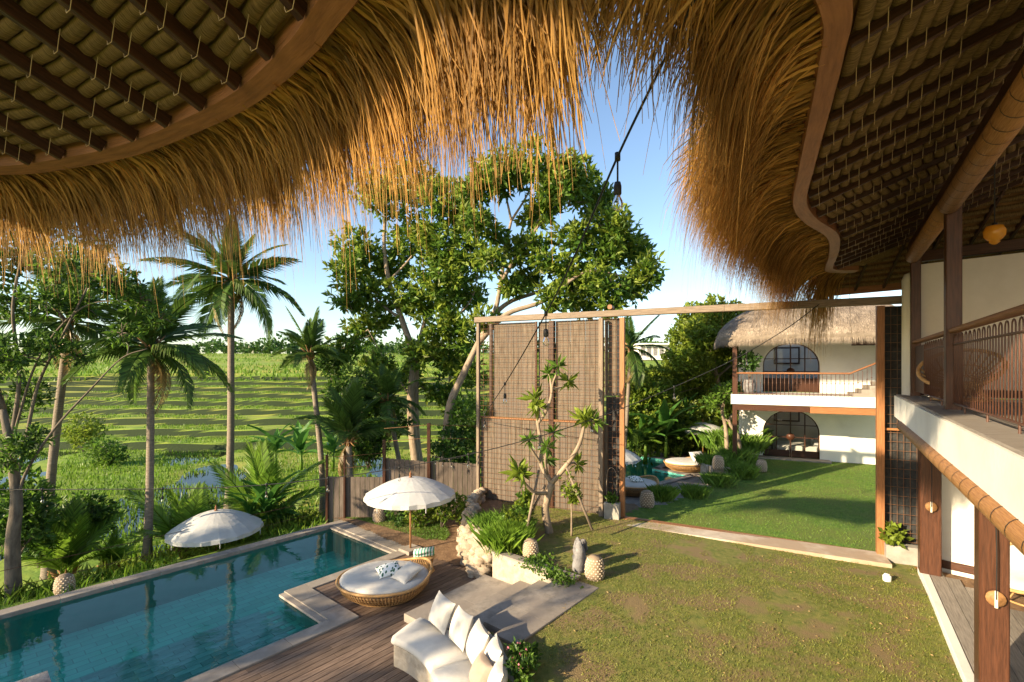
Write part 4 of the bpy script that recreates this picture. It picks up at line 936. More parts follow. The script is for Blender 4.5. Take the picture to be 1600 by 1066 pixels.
p = V(9.95,25.2,.1); umbrella('white parasol by the hedge above the far daybed', p, 1.17, 4.7-(674-573)*p.y/F-.1+.05, .42, rz=.2)
p = V(4.3,21.0,.12); umbrella('white parasol half hidden behind the gate post', p, 1.25, 4.7-(716-573)*p.y/F-.12+.05, .50, rz=.05)
# ---------------------------------------------------------------- daybeds
def daybed(label, c, R, rz, plain=False):
    t = thing('daybed', label, 'daybed', c, 0, 'round rattan daybeds'); c = Vector(c); N = 84
    def rim(a, k=1.0):                                      # the rim rises towards the back
        lift = .05+.20*max(0, math.cos(a-rz))**3; return V(R*k*math.cos(a), R*.86*k*math.sin(a), .30+lift)
    m = MB()
    for k in range(N):
        a = 2*math.pi*k/N; q = rim(a); lo = V(.68*R*math.cos(a+.05), .58*R*math.sin(a+.05), .02)
        m.tube([c+lo, c+(lo+q)*.5+V(.06*math.cos(a), .05*math.sin(a), -.02), c+q], .011, 5, cap=False)
    for f_, r_ in ((.02,.016),(.3,.012),(.5,.012),(.72,.012)):
        pts = []
        for k in range(61):
            a = 2*math.pi*k/60; q = rim(a); lo = V(.68*R*math.cos(a), .58*R*math.sin(a), .02); pts.append(c+lo.lerp(q, f_)+V(.05*math.cos(a), .04*math.sin(a), 0)*(1-abs(2*f_-1)))
        m.tube(pts, r_, 5, cap=False)
    m.build('woven_basket', 'rattan', t)
    m = MB(); m.tube([c+rim(2*math.pi*k/60) for k in range(61)], .028, 8, cap=False); m.build('rim', 'rattan', t)
    m = MB(); m.lathe([(.001,.06),(.72*R,.06),(.9*R,.2),(.95*R,.26),(.001,.27)], c, 40, 1, .86); m.build('inner_bowl', 'rattand', t)
    m = MB(); m.lathe([(.001,.26),(.88*R,.26),(.945*R,.30),(.955*R,.35),(.93*R,.40),(.86*R,.425),(.5*R,.435),(.001,.437)], c, 48, 1, .86); m.build('mattress', 'fabric', t)
    return t
def pillow(name, label, c, w, h, th, rot, mat, cat='pillow', grp=None):
    n = 14; vs = []
    for s_ in (1,-1):
        for i in range(n+1):
            for j in range(n+1):
                x = 2*i/n-1; y = 2*j/n-1; k = (max(0, 1-x*x))**.42*(max(0, 1-y*y))**.42
                e = 1-.10*(1-abs(x)**2)*abs(y)**3; e2 = 1-.10*(1-abs(y)**2)*abs(x)**3
                wr = 1+.05*math.sin(7*x+3*y)*k; vs.append((x*w/2*e2, y*h/2*e, s_*th/2*k*wr))
    M_ = (n+1)**2; fs = []
    for s_ in (0,1):
        for i in range(n):
            for j in range(n):
                a = s_*M_+i*(n+1)+j; q = (a, a+n+1, a+n+2, a+1); fs.append(q if s_ == 0 else q[::-1])
    me = Matrix.Translation(Vector(c)) @ rot.to_4x4(); vs = [tuple(me @ Vector(v)) for v in vs]
    return npmesh(name, np.array(vs), np.array(fs)[:,::-1], mat, None, smooth=True, label=label, cat=cat, group=grp)
from mathutils import Euler
DB = V(-2.62,9.98,0); daybed('round rattan daybed with white mattress on the timber deck', DB, .95, math.radians(25))
# leaf printed cushion
def leafprint():
    m, t, b = nodes('leaf printed cotton'); N = t.nodes; L = t.links.new
    tc = N.new('ShaderNodeTexCoord'); mp = N.new('ShaderNodeMapping'); mp.inputs['Scale'].default_value = (14, 7, 7); mp.inputs['Rotation'].default_value = (0,0,.6); L(tc.outputs['Object'], mp.inputs[0])
    vo = N.new('ShaderNodeTexVoronoi'); vo.inputs['Scale'].default_value = 1.3; L(mp.outputs[0], vo.inputs[0])
    r = N.new('ShaderNodeValToRGB'); r.color_ramp.interpolation = 'CONSTANT'; r.color_ramp.elements[0].color = (.03,.11,.07,1); r.color_ramp.elements[1].position = .38; r.color_ramp.elements[1].color = (.78,.79,.76,1)
    L(vo.outputs['Distance'], r.inputs[0]); L(r.outputs[0], b.inputs['Base Color']); b.inputs['Roughness'].default_value = .9; return m
MT['leafprint'] = leafprint()
pillow('pillow', 'green leaf-print cushion on the round daybed', DB+V(.08,.02,.50), .50, .42, .18, Euler((.15,-.1,.5)).to_matrix(), 'leafprint')
pillow('pillow', 'plain white cushion at the back of the round daybed', DB+V(.50,-.18,.53), .55, .42, .18, Euler((.1,-.35,.9)).to_matrix(), 'fabric')
# far daybeds
daybed('round rattan daybed holding a white cushion on the far deck', (7.75,21.55,.10), .95, .3)
pillow('pillow', 'white cushion standing on the far daybed', V(8.2,21.4,.72), .7, .5, .3, Euler((.9,0,.4)).to_matrix(), 'fabric')
daybed('white daybed half behind the gate planter', (4.45,17.6,.10), .85, .4)
pillow('pillow', 'leaf-print cushion on the daybed behind the gate', V(4.5,17.55,.62), .5, .4, .18, Euler((.2,.1,.3)).to_matrix(), 'leafprint')
# ---------------------------------------------------------------- rattan side table with towels
ST = gp(664,893,0); t = thing('side_table', 'drum-shaped rattan side table next to the daybed', 'side table', ST)
m = MB()
for k in range(30): a = 2*math.pi*k/30; m.tube([ST+V(.20*math.cos(a),.20*math.sin(a),.0), ST+V(.16*math.cos(a+.2),.16*math.sin(a+.2),.17), ST+V(.21*math.cos(a+.4),.21*math.sin(a+.4),.34)], .011, 5, cap=False)
m.build('woven_drum', 'rattan', t); m = MB(); m.lathe([(.001,.325),(.235,.325),(.245,.34),(.235,.355),(.001,.355)], ST, 24); m.build('table_top', 'rattan', t)
m = MB(); m.tube([ST+V(.2*math.cos(a),.2*math.sin(a),.016) for a in np.linspace(0,6.2832,25)], .016, 6, cap=False); m.build('base_ring', 'rattan', t)
def stripes():
    m, t_, b = nodes('green striped towelling'); N = t_.nodes; L = t_.links.new
    tc = N.new('ShaderNodeTexCoord'); wv = N.new('ShaderNodeTexWave'); wv.bands_direction = 'X'; wv.inputs['Scale'].default_value = 5; L(tc.outputs['Object'], wv.inputs[0])
    r = N.new('ShaderNodeValToRGB'); r.color_ramp.interpolation = 'CONSTANT'; r.color_ramp.elements[0].color = (.8,.8,.77,1); r.color_ramp.elements[1].position = .5; r.color_ramp.elements[1].color = (.12,.38,.25,1)
    L(wv.outputs[0], r.inputs[0]); L(r.outputs[0], b.inputs['Base Color']); b.inputs['Roughness'].default_value = 1; return m
MT['stripe'] = stripes()
for k, nm in enumerate(('lower of two green striped towels rolled on the side table', 'upper green striped towel on the side table')):
    m = MB(); q = ST+V(-.01,0,.40+.085*k); m.tube([q+V(-.23,-.03-.02*k,0), q+V(-.22,-.03-.02*k,.0), q+V(.2,.03,0), q+V(.21,.03,0)], [.02,.052,.052,.02], 12); m.v = [(x, ST.y+(y-ST.y)*2.3, z) for x, y, z in m.v]; m.build('towel', 'stripe', label=nm, cat='towel')
# ---------------------------------------------------------------- curved sofa
sf_ = thing('curved_sofa', 'curved built-in stone sofa with cream seat cushions', 'sofa', arc(2.3, 20))
def ring(m, r0, r1, a0, a1, z0, z1, n=14, rnd=0):
    A = np.linspace(a0, a1, n+1)
    if not rnd:
        sec = [(r0,z0),(r0,z1),(r1,z1),(r1,z0)]
    else:
        e = rnd; sec = [(r0+e,z0),(r0,z0+e),(r0-.015,(z0+z1)/2),(r0,z1-e),(r0+e,z1),((r0+r1)/2,z1+.02),(r1-e,z1),(r1,z1-e),(r1,z0+e),(r1-e,z0)]
    vs = []; q = len(sec)
    for i, a in enumerate(A):
        sh = 0
        for r, z in sec: vs.append(arc(r, a, z))
    fs = [(i*q+k, i*q+(k+1)%q, (i+1)*q+(k+1)%q, (i+1)*q+k) for i in range(n) for k in range(q)]+[tuple(range(q))[::-1], tuple(n*q+k for k in range(q))]
    m.add(vs, fs, [[(vs[k].x, vs[k].y) for k in f] for f in fs], bool(rnd))
m = MB(); ring(m, RI+.03, RO+.02, 59.5, -30, 0, .33, 30); m.build('stone_base', 'roughp', sf_)
for a0, a1 in ((60,26.2),(25.8,-6),(-6.4,-30)): m = MB(); ring(m, RI, RO-.05, a0, a1, .335, .475, 14, .03); m.build('seat_cushion', 'fabric', sf_)
m = MB(); ring(m, RO+.03, RO+.22, 42, -30, 0, .66, 24); m.build('back_wall', 'roughp', sf_)
def sofa_pillow(label, px, py, zc, face, s_, mat, tilt=68):
    p = gp(px, py, zc); rot = Matrix.Rotation(math.radians(face)+math.pi/2, 3, 'Z') @ Matrix.Rotation(math.radians(tilt), 3, 'X') @ Matrix.Rotation(random.uniform(-.1,.1), 3, 'Z')
    pillow('pillow', label, p, s_, s_, .24, rot, mat, grp='pillows on the curved sofa')
for q in ((690,957,.72,222,.50,'first square cream pillow, at the open end of the curved sofa'),(720,981,.72,210,.50,'second square cream pillow along the curved sofa'),(746,1006,.72,200,.50,'third cream pillow along the curved sofa'),(770,1030,.70,190,.48,'fourth cream pillow, behind the taupe one'),(776,1066,.68,180,.46,'white pillow at the very bottom edge of the sofa')):
    sofa_pillow(q[5], q[0], q[1], q[2], q[3], q[4], 'fabric')
sofa_pillow('taupe pillow in front of the cream pillows', 752, 1052, .67, 205, .40, 'taupe', 62)
# ---------------------------------------------------------------- carved pineapple lanterns
def pineapple(label, c, s=1.0):
    c = Vector(c); t = thing('carved_lantern', label, 'lantern', c, 0, 'carved pineapple lanterns'); pr = [(.001,0),(.13,0),(.165,.05),(.175,.15),(.165,.27),(.135,.37),(.09,.42),(.001,.43)]
    m = MB(); m.lathe([(r*s, z*s) for r, z in pr], c, 20); m.build('body', 'pined', t); m = MB()
    for i in range(9):
        z = .03+.043*i; r = np.interp(z, [p[1] for p in pr], [p[0] for p in pr])
        for k in range(14):
            a = 2*math.pi*(k+.5*(i%2))/14; d = V(math.cos(a), math.sin(a), 0); q = V(-d.y, d.x, 0); o = c+d*(r-.004)*s+V(0,0,z*s); h = .018*s; w_ = .026*s
            tip = o+d*.02*s; P4 = [o+q*w_, o+V(0,0,h), o-q*w_, o-V(0,0,h)]
            for e in range(4): m.poly([P4[e], P4[(e+1)%4], tip][::-1])
    m.build('studs', 'pine', t, kind='stuff'); return t
for px, py, z, s, lb in ((929,905,.6,1.05,'carved pineapple lantern on the lawn at the top of the steps'),(829,872,.6,.95,'carved pineapple lantern in the bed under the frangipani'),(1011,793,.45,1.2,'carved lantern near the far deck, just past the gate post'),(1190,737,.47,1.15,'carved lantern on the far lawn in front of the arched door'),(1122,733,.8,1.2,'carved lantern on the far planter'),(75,928,-.15,1.0,'carved lantern on the bank at the left end of the pool'),(592,816,.05,1.0,'carved lantern at the foot of the board fence')):
    p = gp(px, py, z)
    if px == 75: p = uv(1.75,-14.0); p.z = float(land(p.x, p.y))
    pineapple(lb, p, s)
p = gp(1386, 909, .54); t = thing('white_jar', 'small white lidded jar on the lawn by the gate column', 'jar', p)
m = MB(); m.lathe([(.001,0),(.06,0),(.07,.03),(.07,.11),(.06,.125),(.001,.127)], p, 16); m.build('jar', 'white', t); m = MB(); m.lathe([(.001,.128),(.05,.128),(.045,.15),(.001,.155)], p, 14); m.build('lid', 'white', t)
# standing rocks near the top step
rk = [(905,893,.16,.5),(907,880,.13,.3),(903,868,.12,.3),(911,860,.12,.2)]
for k, (px, py, r, h) in enumerate(rk):
    p = gp(px, py, .6); boulder('rock', 'rockd', (p.x, p.y, .6+h*.4), (r*.8, r, h), None, 300+k, label=['tall jagged grey rock beside the pineapple lantern','second grey rock behind the jagged one','third small grey rock in the row','last small rock of the row by the frangipani'][k], cat='rock', group='rocks by the top step')
# ---------------------------------------------------------------- rattan bowl chairs on the wing
def bowl_chair(label, c, face, cushion, s=1.0, mat='rattan'):
    c = Vector(c); t = thing('bowl_chair', label, 'chair', c); d = V(math.cos(face), math.sin(face), 0); q = V(-d.y, d.x, 0)
    def P(a, r, h): n = (V(0,0,1)*.82+d*.57).normalized(); e = q; f = n.cross(e); return c+V(0,0,.45*s)+(e*math.cos(a)+f*math.sin(a))*r*s+n*h*s
    m = MB()
    for k in range(26): a = 2*math.pi*k/26; m.tube([P(a,.12,-.16), P(a+.1,.36,-.08), P(a,.52,.10)], .012, 5)
    for r, h in ((.14,-.15),(.36,-.08)): m.tube([P(a, r, h) for a in np.linspace(0, 6.2832, 31)], .014, 5, cap=False)
    m.build('woven_bowl', mat, t); m = MB(); m.tube([P(a,.53,.11) for a in np.linspace(0, 6.2832, 41)], .03, 8, cap=False); m.build('rim', mat, t)
    m = MB()
    for r, z in ((.36,.02),(.26,.30)): m.tube([c+V(r*s*math.cos(a), r*s*math.sin(a), z*s) for a in np.linspace(0, 6.2832, 31)], .018, 6, cap=False)
    for k in range(10): a = 2*math.pi*k/10; m.tube([c+V(.36*s*math.cos(a),.36*s*math.sin(a),.02), c+V(.24*s*math.cos(a),.24*s*math.sin(a),.16*s), c+V(.26*s*math.cos(a),.26*s*math.sin(a),.30*s)], .014, 5)
    m.build('base', mat, t)
    if cushion:
        n = (V(0,0,1)*.82+d*.57).normalized(); rot = n.to_track_quat('Z','Y').to_matrix().to_4x4(); m = MB(); m.lathe([(.001,-.12),(.3*s,-.1),(.46*s,.02),(.5*s,.1),(.44*s,.13),(.25*s,.05),(.001,.0)], (0,0,0), 28)
        m.v = [tuple(Matrix.Translation(c+V(0,0,.47*s)) @ rot @ Vector(v)) for v in m.v]; m.build('cushion', 'greyf', t)
        for k in range(6): a = k*1.05; m = MB(); o = P(a, .25, .02) if k else P(0,0,-.02); m.lathe([(.001,.02),(.02,.01),(.001,0)], o, 8); m.build('button', 'taupe', t)
    return t
bowl_chair('rattan bowl chair with grey buttoned cushion on the lower terrace', V(8.85,8.25,TZ), math.radians(190), True, 1.1)
bowl_chair('golden rattan bowl chair behind the balcony railing', V(7.75,8.35,FZ+.01), math.radians(215), False, 1.05, 'rattan')
# ---------------------------------------------------------------- palms
def frond_mesh(name, mat, droop, lf=.30, n=46, hang=.5, seed=0, wid=.016):
    r = np.random.default_rng(seed); K = 14; pts = []
    for k in range(K+1): t = k/K; pts.append(Vector((t*(1-.18*droop*t), 0, .22*t-droop*.62*t*t)))
    m = MB(); m.tube(pts, [.016*(1-.85*k/K) for k in range(K+1)], 5, cap=False)
    def at(t): x = t*K; i = min(int(x), K-1); return pts[i].lerp(pts[i+1], x-i), (pts[i+1]-pts[i]).normalized()
    for j in range(n):
        t = .12+.87*j/(n-1); p, d = at(t); L = lf*(math.sin(math.pi*min(1, .25+.75*t)**1.0)*.75+.28)*r.uniform(.85, 1.1)
        for s in (-1, 1):
            if r.random() < .05: continue
            out = Vector((.45+.5*t, s*(1.0-.35*t), .25-.2*t)).normalized(); out = (out+d*.25).normalized(); w = wid*(1-.3*t)
            a = p; b = p+out*L*.5+Vector((0,0,-hang*L*.12)); c = p+out*L*.92+Vector((0,0,-hang*L*(.45+.3*r.random()))); sd = d*w
            m.v += [tuple(a-sd*.6), tuple(a+sd*.6), tuple(b+sd), tuple(b-sd), tuple(c)]; i = len(m.v)-5
            m.f += [(i,i+1,i+2,i+3),(i+3,i+2,i+4)]; m.t += [(0,0)]*7; m.sm += [False, False]
    me = bpy.data.meshes.new(name); me.from_pydata(m.v, [], m.f); me.materials.append(MT[mat]); me.update(); return me
FR = [frond_mesh('frond', 'palml', .55, seed=1), frond_mesh('frond', 'palml', .95, hang=.9, seed=2), frond_mesh('frond', 'palml', .2, hang=.3, seed=3)]
FY = [frond_mesh('frond', 'palmy', .35, .34, 40, .35, 4), frond_mesh('frond', 'palmy', .7, .34, 40, .6, 5), frond_mesh('frond', 'palmy', .12, .30, 36, .25, 6)]
FD = [frond_mesh('frond', 'palmd', 1.3, .26, 34, 1.2, 7)]
FA = [frond_mesh('frond', 'palmy', .8, .30, 22, .5, 8, .028), frond_mesh('frond', 'palml', .6, .30, 22, .4, 9, .028)]
def put_frond(par, me, p, yaw, pitch, L, roll=0):
    o = bpy.data.objects.new('frond', me); COL.objects.link(o); o.parent = par; o.location = Vector(p)-chain_off(par); o.rotation_mode = 'XYZ'; o.rotation_euler = (roll, -pitch, yaw); o.scale = (L, L, L); return o
def palm(label, base, top, L, n, r0=.15, bend=.2, set_=FR, dry=2, up=(-.5, 1.3), seed=0, grp=None, cat='palm tree'):
    rg = random.Random(seed); t = thing('palm_tree', label, cat, base, 0, grp); base = Vector(base); top = Vector(top)
    if (top-base).length > .35:
        mid = base.lerp(top, .45)+V(bend, 0, 0); pts = spline([base+V(0,0,-.3), base.lerp(mid, .5)+V(bend*.3,0,0), mid, top], 8); K = len(pts)
        m = MB(); m.tube(pts, [r0*(1.35-.5*min(1, k/5) if k < 5 else .85-.22*k/K)*(1+.05*(k%2)) for k in range(K)], 12); m.build('trunk', 'palmt', t)
    m = MB()
    for k in range(16):
        a = rg.uniform(0, 6.28); e = rg.uniform(-.25, .55); d = V(math.cos(a), math.sin(a), .0); m.tube([top+V(0,0,-.25+e*.3), top+d*.14+V(0,0,e*.3), top+d*.34+V(0,0,e*.9)], [.05,.04,.012], 5)
    m.build('husk', 'husk', t)
    for k in range(n):
        q = (k+.5)/n; yaw = k*2.39996+rg.uniform(-.25,.25); pitch = up[0]+(up[1]-up[0])*q+rg.uniform(-.12,.12)
        me = set_[2] if q > .78 else (set_[1] if q < .4 else set_[0]); put_frond(t, me, top+V(0,0,.1*q), yaw, pitch, L*rg.uniform(.85,1.1)*(1 if q < .85 else .8), rg.uniform(-.3,.3))
    for k in range(dry): put_frond(t, FD[0], top+V(0,0,-.1), rg.uniform(0,6.28), -.9+rg.uniform(-.2,.2), L*.7)
    return t
def on_land(px, py, Y):
    p = vp(px, py, Y); p.z = float(land(p.x, p.y)); return p
def ground(px, Y): X = (px-800)/F*Y; return V(X, Y, float(land(X, Y)))
palm('coconut palm with arching fronds beside the left parasol', ground(228,13.4), vp(236,545,13.4), 2.5, 20, .13, .05, seed=1)
palm('tallest coconut palm rising above the terraces', ground(357,18.8), vp(361,440,18.8), 2.9, 22, .17, .05, seed=2, up=(-.7,1.2))
palm('leaning coconut palm with pale trunk at the far left', ground(76,13.6), vp(108,505,13.8), 2.3, 16, .15, -.15, seed=3, up=(-.4,1.3))
palm('slim coconut palm with tufted upright crown near the fence', ground(505,18.2), vp(485,555,18.2), 1.75, 16, .14, .1, seed=4, up=(-.1,1.4))
palm('short palm with brown husk behind the board fence', ground(548,17.4), vp(545,690,17.4), 2.6, 14, .16, .0, seed=5, up=(.35,1.45), dry=3)
palm('slanting palm trunk beside the twin-stemmed tree', ground(648,19.2), vp(606,628,19.4), 1.9, 16, .13, -.1, seed=6, up=(-.3,1.3))
palm('palm crown showing behind the middle of the broad tree', ground(700,25), vp(702,455,25), 2.7, 16, .15, .1, seed=7)
palm('palm with hanging yellowed fronds behind the gate post', V(5.6,24.5,-.4), vp(985,545,24), 2.3, 16, .13, .05, seed=8, up=(-1.0,1.1), dry=4)
# young stemless palms
for px, py, Y, L, lb in ((408,768,16.6,3.2,'young palm with tall upright fronds by the banana plants'),(286,842,14.2,2.3,'young palm standing just right of the coconut trunk'),(102,845,12.6,2.0,'bright young palm between the left trunks'),(175,840,13.2,1.0,'low yellow-green palm at the pool bank')):
    b = ground(px, Y); palm(lb, b, b+V(0,0,.3), L, 10, set_=FY, dry=1, up=(.6,1.5), seed=int(px), cat='young palm')
# ---------------------------------------------------------------- broad-leaved trees
def skeleton_tree(name, label, branches, blobs, n, per, ln, wd, leafmat, barkmat='barkp', twigs=0, loc=None, leaf2=None, cat='tree', grp=None, tight=.45, crown='crown'):
    t = thing(name, label, cat, branches[0][0][0] if loc is None else loc, 0, grp); m = MB(); tips = []
    for pts, r0, r1 in branches:
        P = spline(pts, 5); K = len(P); m.tube(P, [r0+(r1-r0)*k/(K-1) for k in range(K)], 9); tips += P[len(P)//3:]
    tips_a = np.array([tuple(p) for p in tips])
    for c, r in blobs:                                                     # limbs feed every clump
        c = Vector(c); i = int(np.argmin(((tips_a-np.array(c))**2).sum(1))); a = Vector(tips_a[i])
        m.tube(spline([a, a.lerp(c, .5)+V(*RNG.normal(0, .12*r, 3)), c], 3), [.045*min(1, r), .035*min(1, r), .028*min(1, r), .022*min(1, r), .016*min(1, r), .012*min(1, r), .008][:7], 6)
        for k in range(twigs):
            d = rand_dirs(1)[0]*r*.85; e = c+V(*d); m.tube([c.lerp(e, .1), c.lerp(e, .6)+V(0,0,.05), e], [.014,.010,.005], 4, cap=False)
    m.build('trunk', barkmat, t); P, D = blob_points(blobs, n, tight); v, f = rosettes(P, D, per, ln, wd); npmesh(crown, v, f, leafmat, t)
    if leaf2: P, D = blob_points([(Vector(c)+V(-r*.15,-r*.1,r*.2), r) for c, r in blobs], int(n*.6), .3); v, f = rosettes(P, D, per, ln, wd); npmesh(crown, v, f, leaf2, t)
    return t
def pxs(L, Y, jit=0): return [vp(x, y, Y+d) for x, y, d in [(q[0], q[1], q[2] if len(q) > 2 else 0) for q in L]]
def pblobs(L, Y): return [(vp(x, y, Y+(q[0] if q else RNG.uniform(-1.2,1.2))), r*Y/F) for x, y, r, *q in L]
YT = 18.5; YA = 22.5
skeleton_tree('broad_tree', 'broad tree with pale spreading limbs rising behind the tall screen',
 [(pxs([(688,790),(696,690),(704,630),(724,585),(748,535),(772,490),(782,445),(790,385),(799,345)], YT), .18, .05), (pxs([(772,490),(800,470,.3),(850,452,.6),(905,415,.8),(950,405,.8)], YT), .10, .03),
  (pxs([(748,535),(790,492,-.5),(850,470,-.8),(915,425,-1),(975,432,-1)], YT), .12, .03), (pxs([(783,440),(812,395),(845,350),(888,322)], YT), .085, .02), (pxs([(799,345),(788,300),(770,268)], YT), .05, .015), (pxs([(799,345),(826,300),(835,262)], YT), .05, .015), (pxs([(790,385),(765,345),(745,318)], YT), .05, .015)],
 pblobs([(800,272,40),(848,262,38),(892,282,40),(765,285,32),(738,302,24),(745,350,26),(930,318,38),(955,360,38),(985,395,34),(1010,425,26),(940,400,36),(900,375,30),(905,440,34),(868,470,26),(945,452,36),(985,455,26),(915,478,28),(850,330,26),(870,300,28),(960,485,18),(828,440,22),(800,450,20),(760,500,20),(880,420,24),(1000,440,24),(805,400,24),(838,385,24),(768,410,20),(832,345,22),(775,370,18),(850,410,22)], YT), 1750, 6, .31, .066, 'leaf', twigs=6, leaf2='leafy', tight=.6)
skeleton_tree('broad_tree', 'twin-stemmed leafy tree under the thatch left of the screen',
 [(pxs([(660,790),(646,690),(642,620),(646,560),(628,500),(608,440),(600,380),(604,320)], YA), .24, .06), (pxs([(668,790),(652,690),(650,600),(655,540),(672,470),(690,410),(700,350)], YA+.2), .17, .05), (pxs([(646,560),(690,520),(735,470),(748,420)], YA), .07, .02), (pxs([(628,500),(590,470),(560,430)], YA), .07, .02), (pxs([(608,440),(650,390),(665,330)], YA), .06, .02), (pxs([(642,620),(600,560),(575,515)], YA), .05, .015)],
 pblobs([(600,305,42),(650,290,42),(700,320,40),(735,340,28),(560,395,40),(545,430,30),(605,420,42),(650,375,40),(698,385,42),(738,405,32),(690,440,40),(730,460,34),(575,465,36),(545,470,24),(600,500,30),(645,470,38),(565,520,26),(540,545,22),(690,510,36),(725,520,30),(660,555,30),(705,560,32),(735,585,26),(640,590,26),(590,575,24),(690,610,26),(715,640,24)], YA), 1800, 6, .36, .076, 'leaf', twigs=5, leaf2='leafy', tight=.6)
YL = 11.2
skeleton_tree('bank_tree', 'loose branching tree at the left edge of the pool bank',
 [(pxs([(22,950),(20,850),(26,780),(16,700),(4,640)], YL-.6), .15, .06), (pxs([(24,800),(40,740),(85,670),(140,610),(190,560),(230,545)], YL-.6), .035, .008), (pxs([(22,760),(40,690),(60,600),(100,520),(140,440),(160,370)], YL), .045, .01), (pxs([(16,700),(30,590),(20,480),(40,380),(60,310)], YL), .05, .012), (pxs([(16,700),(60,560),(130,480),(210,470)], YL), .03, .008), (pxs([(4,640),(-40,520),(-60,400)], YL), .08, .03)],
 pblobs([(20,320,40),(70,345,40),(30,400,40),(95,420,38),(140,400,34),(180,440,34),(70,470,36),(20,480,36),(130,480,32),(220,470,28),(25,560,34),(80,540,28),(10,640,34),(50,620,28),(15,710,28),(50,690,22),(120,560,20),(-40,420,60),(-60,560,60),(190,520,22),(250,500,20)], YL), 1300, 5, .17, .034, 'leaf', 'bark', twigs=7, leaf2='leafd', tight=.6)
# bushes and hedge
def bush(name, label, blobs, n, ln, wd, mat, leaf2=None, per=4, cat='shrub', grp=None, stems=True):
    c0 = Vector(blobs[0][0]); lowz = min(Vector(c).z-r for c, r in blobs); base = V(c0.x, c0.y, max(lowz, float(land(c0.x, c0.y)) if garden_dist(c0.x, c0.y) > .05 else lowz)); t = thing(name, label, cat, base, 0, grp)
    m = MB()
    for c, r in blobs: m.tube([base+V(0,0,-.05), base.lerp(Vector(c), .55)+V(.05,.03,0), Vector(c)], [.03,.02,.008], 5)
    m.build('stem', 'bark', t); P, D = blob_points(blobs, n, .45); v, f = rosettes(P, D, per, ln, wd); npmesh('foliage', v, f, mat, t)
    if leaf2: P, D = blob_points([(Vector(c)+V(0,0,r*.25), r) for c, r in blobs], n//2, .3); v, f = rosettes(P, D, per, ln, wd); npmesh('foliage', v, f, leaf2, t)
    return t
skeleton_tree('hedge_tree', 'bright leafy tree above the hedge left of the far thatch',
 [(pxs([(1140,700),(1132,640),(1120,590),(1110,540),(1095,500)], 27), .2, .06), (pxs([(1120,590),(1150,560),(1160,520)], 27), .08, .03), (pxs([(1110,540),(1080,540),(1065,520)], 27), .06, .02)],
 pblobs([(1085,500,26),(1120,490,28),(1145,500,26),(1070,530,26),(1100,530,30),(1135,540,30),(1160,560,26),(1085,570,30),(1120,580,30),(1150,600,28),(1060,590,26),(1095,610,30),(1135,630,26),(1040,620,24),(1160,640,24),(1060,560,20),(1030,590,18)], 27), 2300, 5, .30, .075, 'leafy', twigs=4, leaf2='leafy')
skeleton_tree('garden_tree', 'small bare-stemmed tree in front of the far villa post',
 [(pxs([(1136,712),(1134,670),(1128,635),(1140,610)], 22.3), .11, .04), (pxs([(1158,712),(1152,680),(1140,660),(1150,640),(1165,628)], 22.2), .10, .03), (pxs([(1140,660),(1130,650),(1132,630)], 22.2), .05, .02)],
 pblobs([(1130,615,18),(1150,605,16),(1110,630,14),(1165,620,12)], 22.3), 160, 4, .22, .06, 'leaf', 'barkp', twigs=3)
for k, (px, py, r, Y, mt, l2, ln) in enumerate([(990,600,26,25.5,'leaf','leafy',.28),(1012,625,28,25.2,'leafd','leaf',.26),(1040,650,28,25.6,'leaf','leafy',.26),(985,650,26,25.2,'leafd','leaf',.26),(1010,670,24,25,'leaf',None,.24),(1065,660,28,26,'leafd','leaf',.26),(1095,655,28,26.2,'leaf','leafy',.24),(1120,660,26,26,'leafd','leaf',.24),(1030,600,22,27,'leafy','leaf',.3),(1050,700,18,26.6,'leafd','leaf',.22),(1080,690,20,26.4,'leafd',None,.22),(1110,690,22,26,'leaf',None,.22)]):
    c = vp(px, py, Y); R = r*Y/F
    bush('hedge_shrub', ['tall leafy shrub at the left end of the hedge','dark shrub low in the hedge by the gate post','leafy shrub in the middle of the hedge','shady shrub behind the far pool corner','low shrub behind the far pool','dark shrub behind the far parasol','bright shrub above the far parasol','dark shrub between parasol and garden tree','yellow-green shrub on top of the hedge','shaded shrub left under the far parasol','shaded shrub under the far parasol','shrub at the foot of the garden tree'][k],
      [(c, R),(c+V(-.5,.2,-.5), R*.9),(c+V(.5,.1,-.6), R*.9),(c+V(.1,-.2,.5), R*.7),(c+V(0,.0,-1.3), R*.9)], 260, ln, .07, {'leafd':'leaf','leaf':'leafy','leafy':'leafy'}[mt], 'leafy', grp='hedge behind the far pool')  # leaf tones lightened to stand in for sun missing on the hedge
def areca(label, c, L, n, seed, grp='feathery palms in the hedge', set_=FA):
    rg = random.Random(seed); t = thing('areca_palm', label, 'palm', c, 0, grp); m = MB()
    for k in range(6):
        a = rg.uniform(0, 6.28); d = V(math.cos(a), math.sin(a), 0)*rg.uniform(.08,.3); top = Vector(c)+d*1.6+V(0,0,L*rg.uniform(.25,.5)); m.tube([Vector(c)+d, top], [.035,.022], 6)
        for q in range(n//6): put_frond(t, rg.choice(set_), top, rg.uniform(0,6.28), rg.uniform(.35,1.35), L*rg.uniform(.6,.95), rg.uniform(-.4,.4))
    m.build('stem', 'palmy', t); return t
for k, (px, Y, L, lb) in enumerate([(992,24.6,2.2,'feathery palm beside the gate post hedge'),(1022,24.9,2.3,'feathery palm in front of the hedge centre'),(1052,25.2,2.0,'feathery palm left of the far parasol'),(1078,25.8,2.1,'feathery palm behind the far parasol'),(1108,25.4,2.0,'feathery palm right of the far parasol'),(1006,26.2,2.8,'tall feathery palm at the back of the hedge')]):
    areca(lb, V((px-800)/F*Y, Y, -.1), L, 24, k)
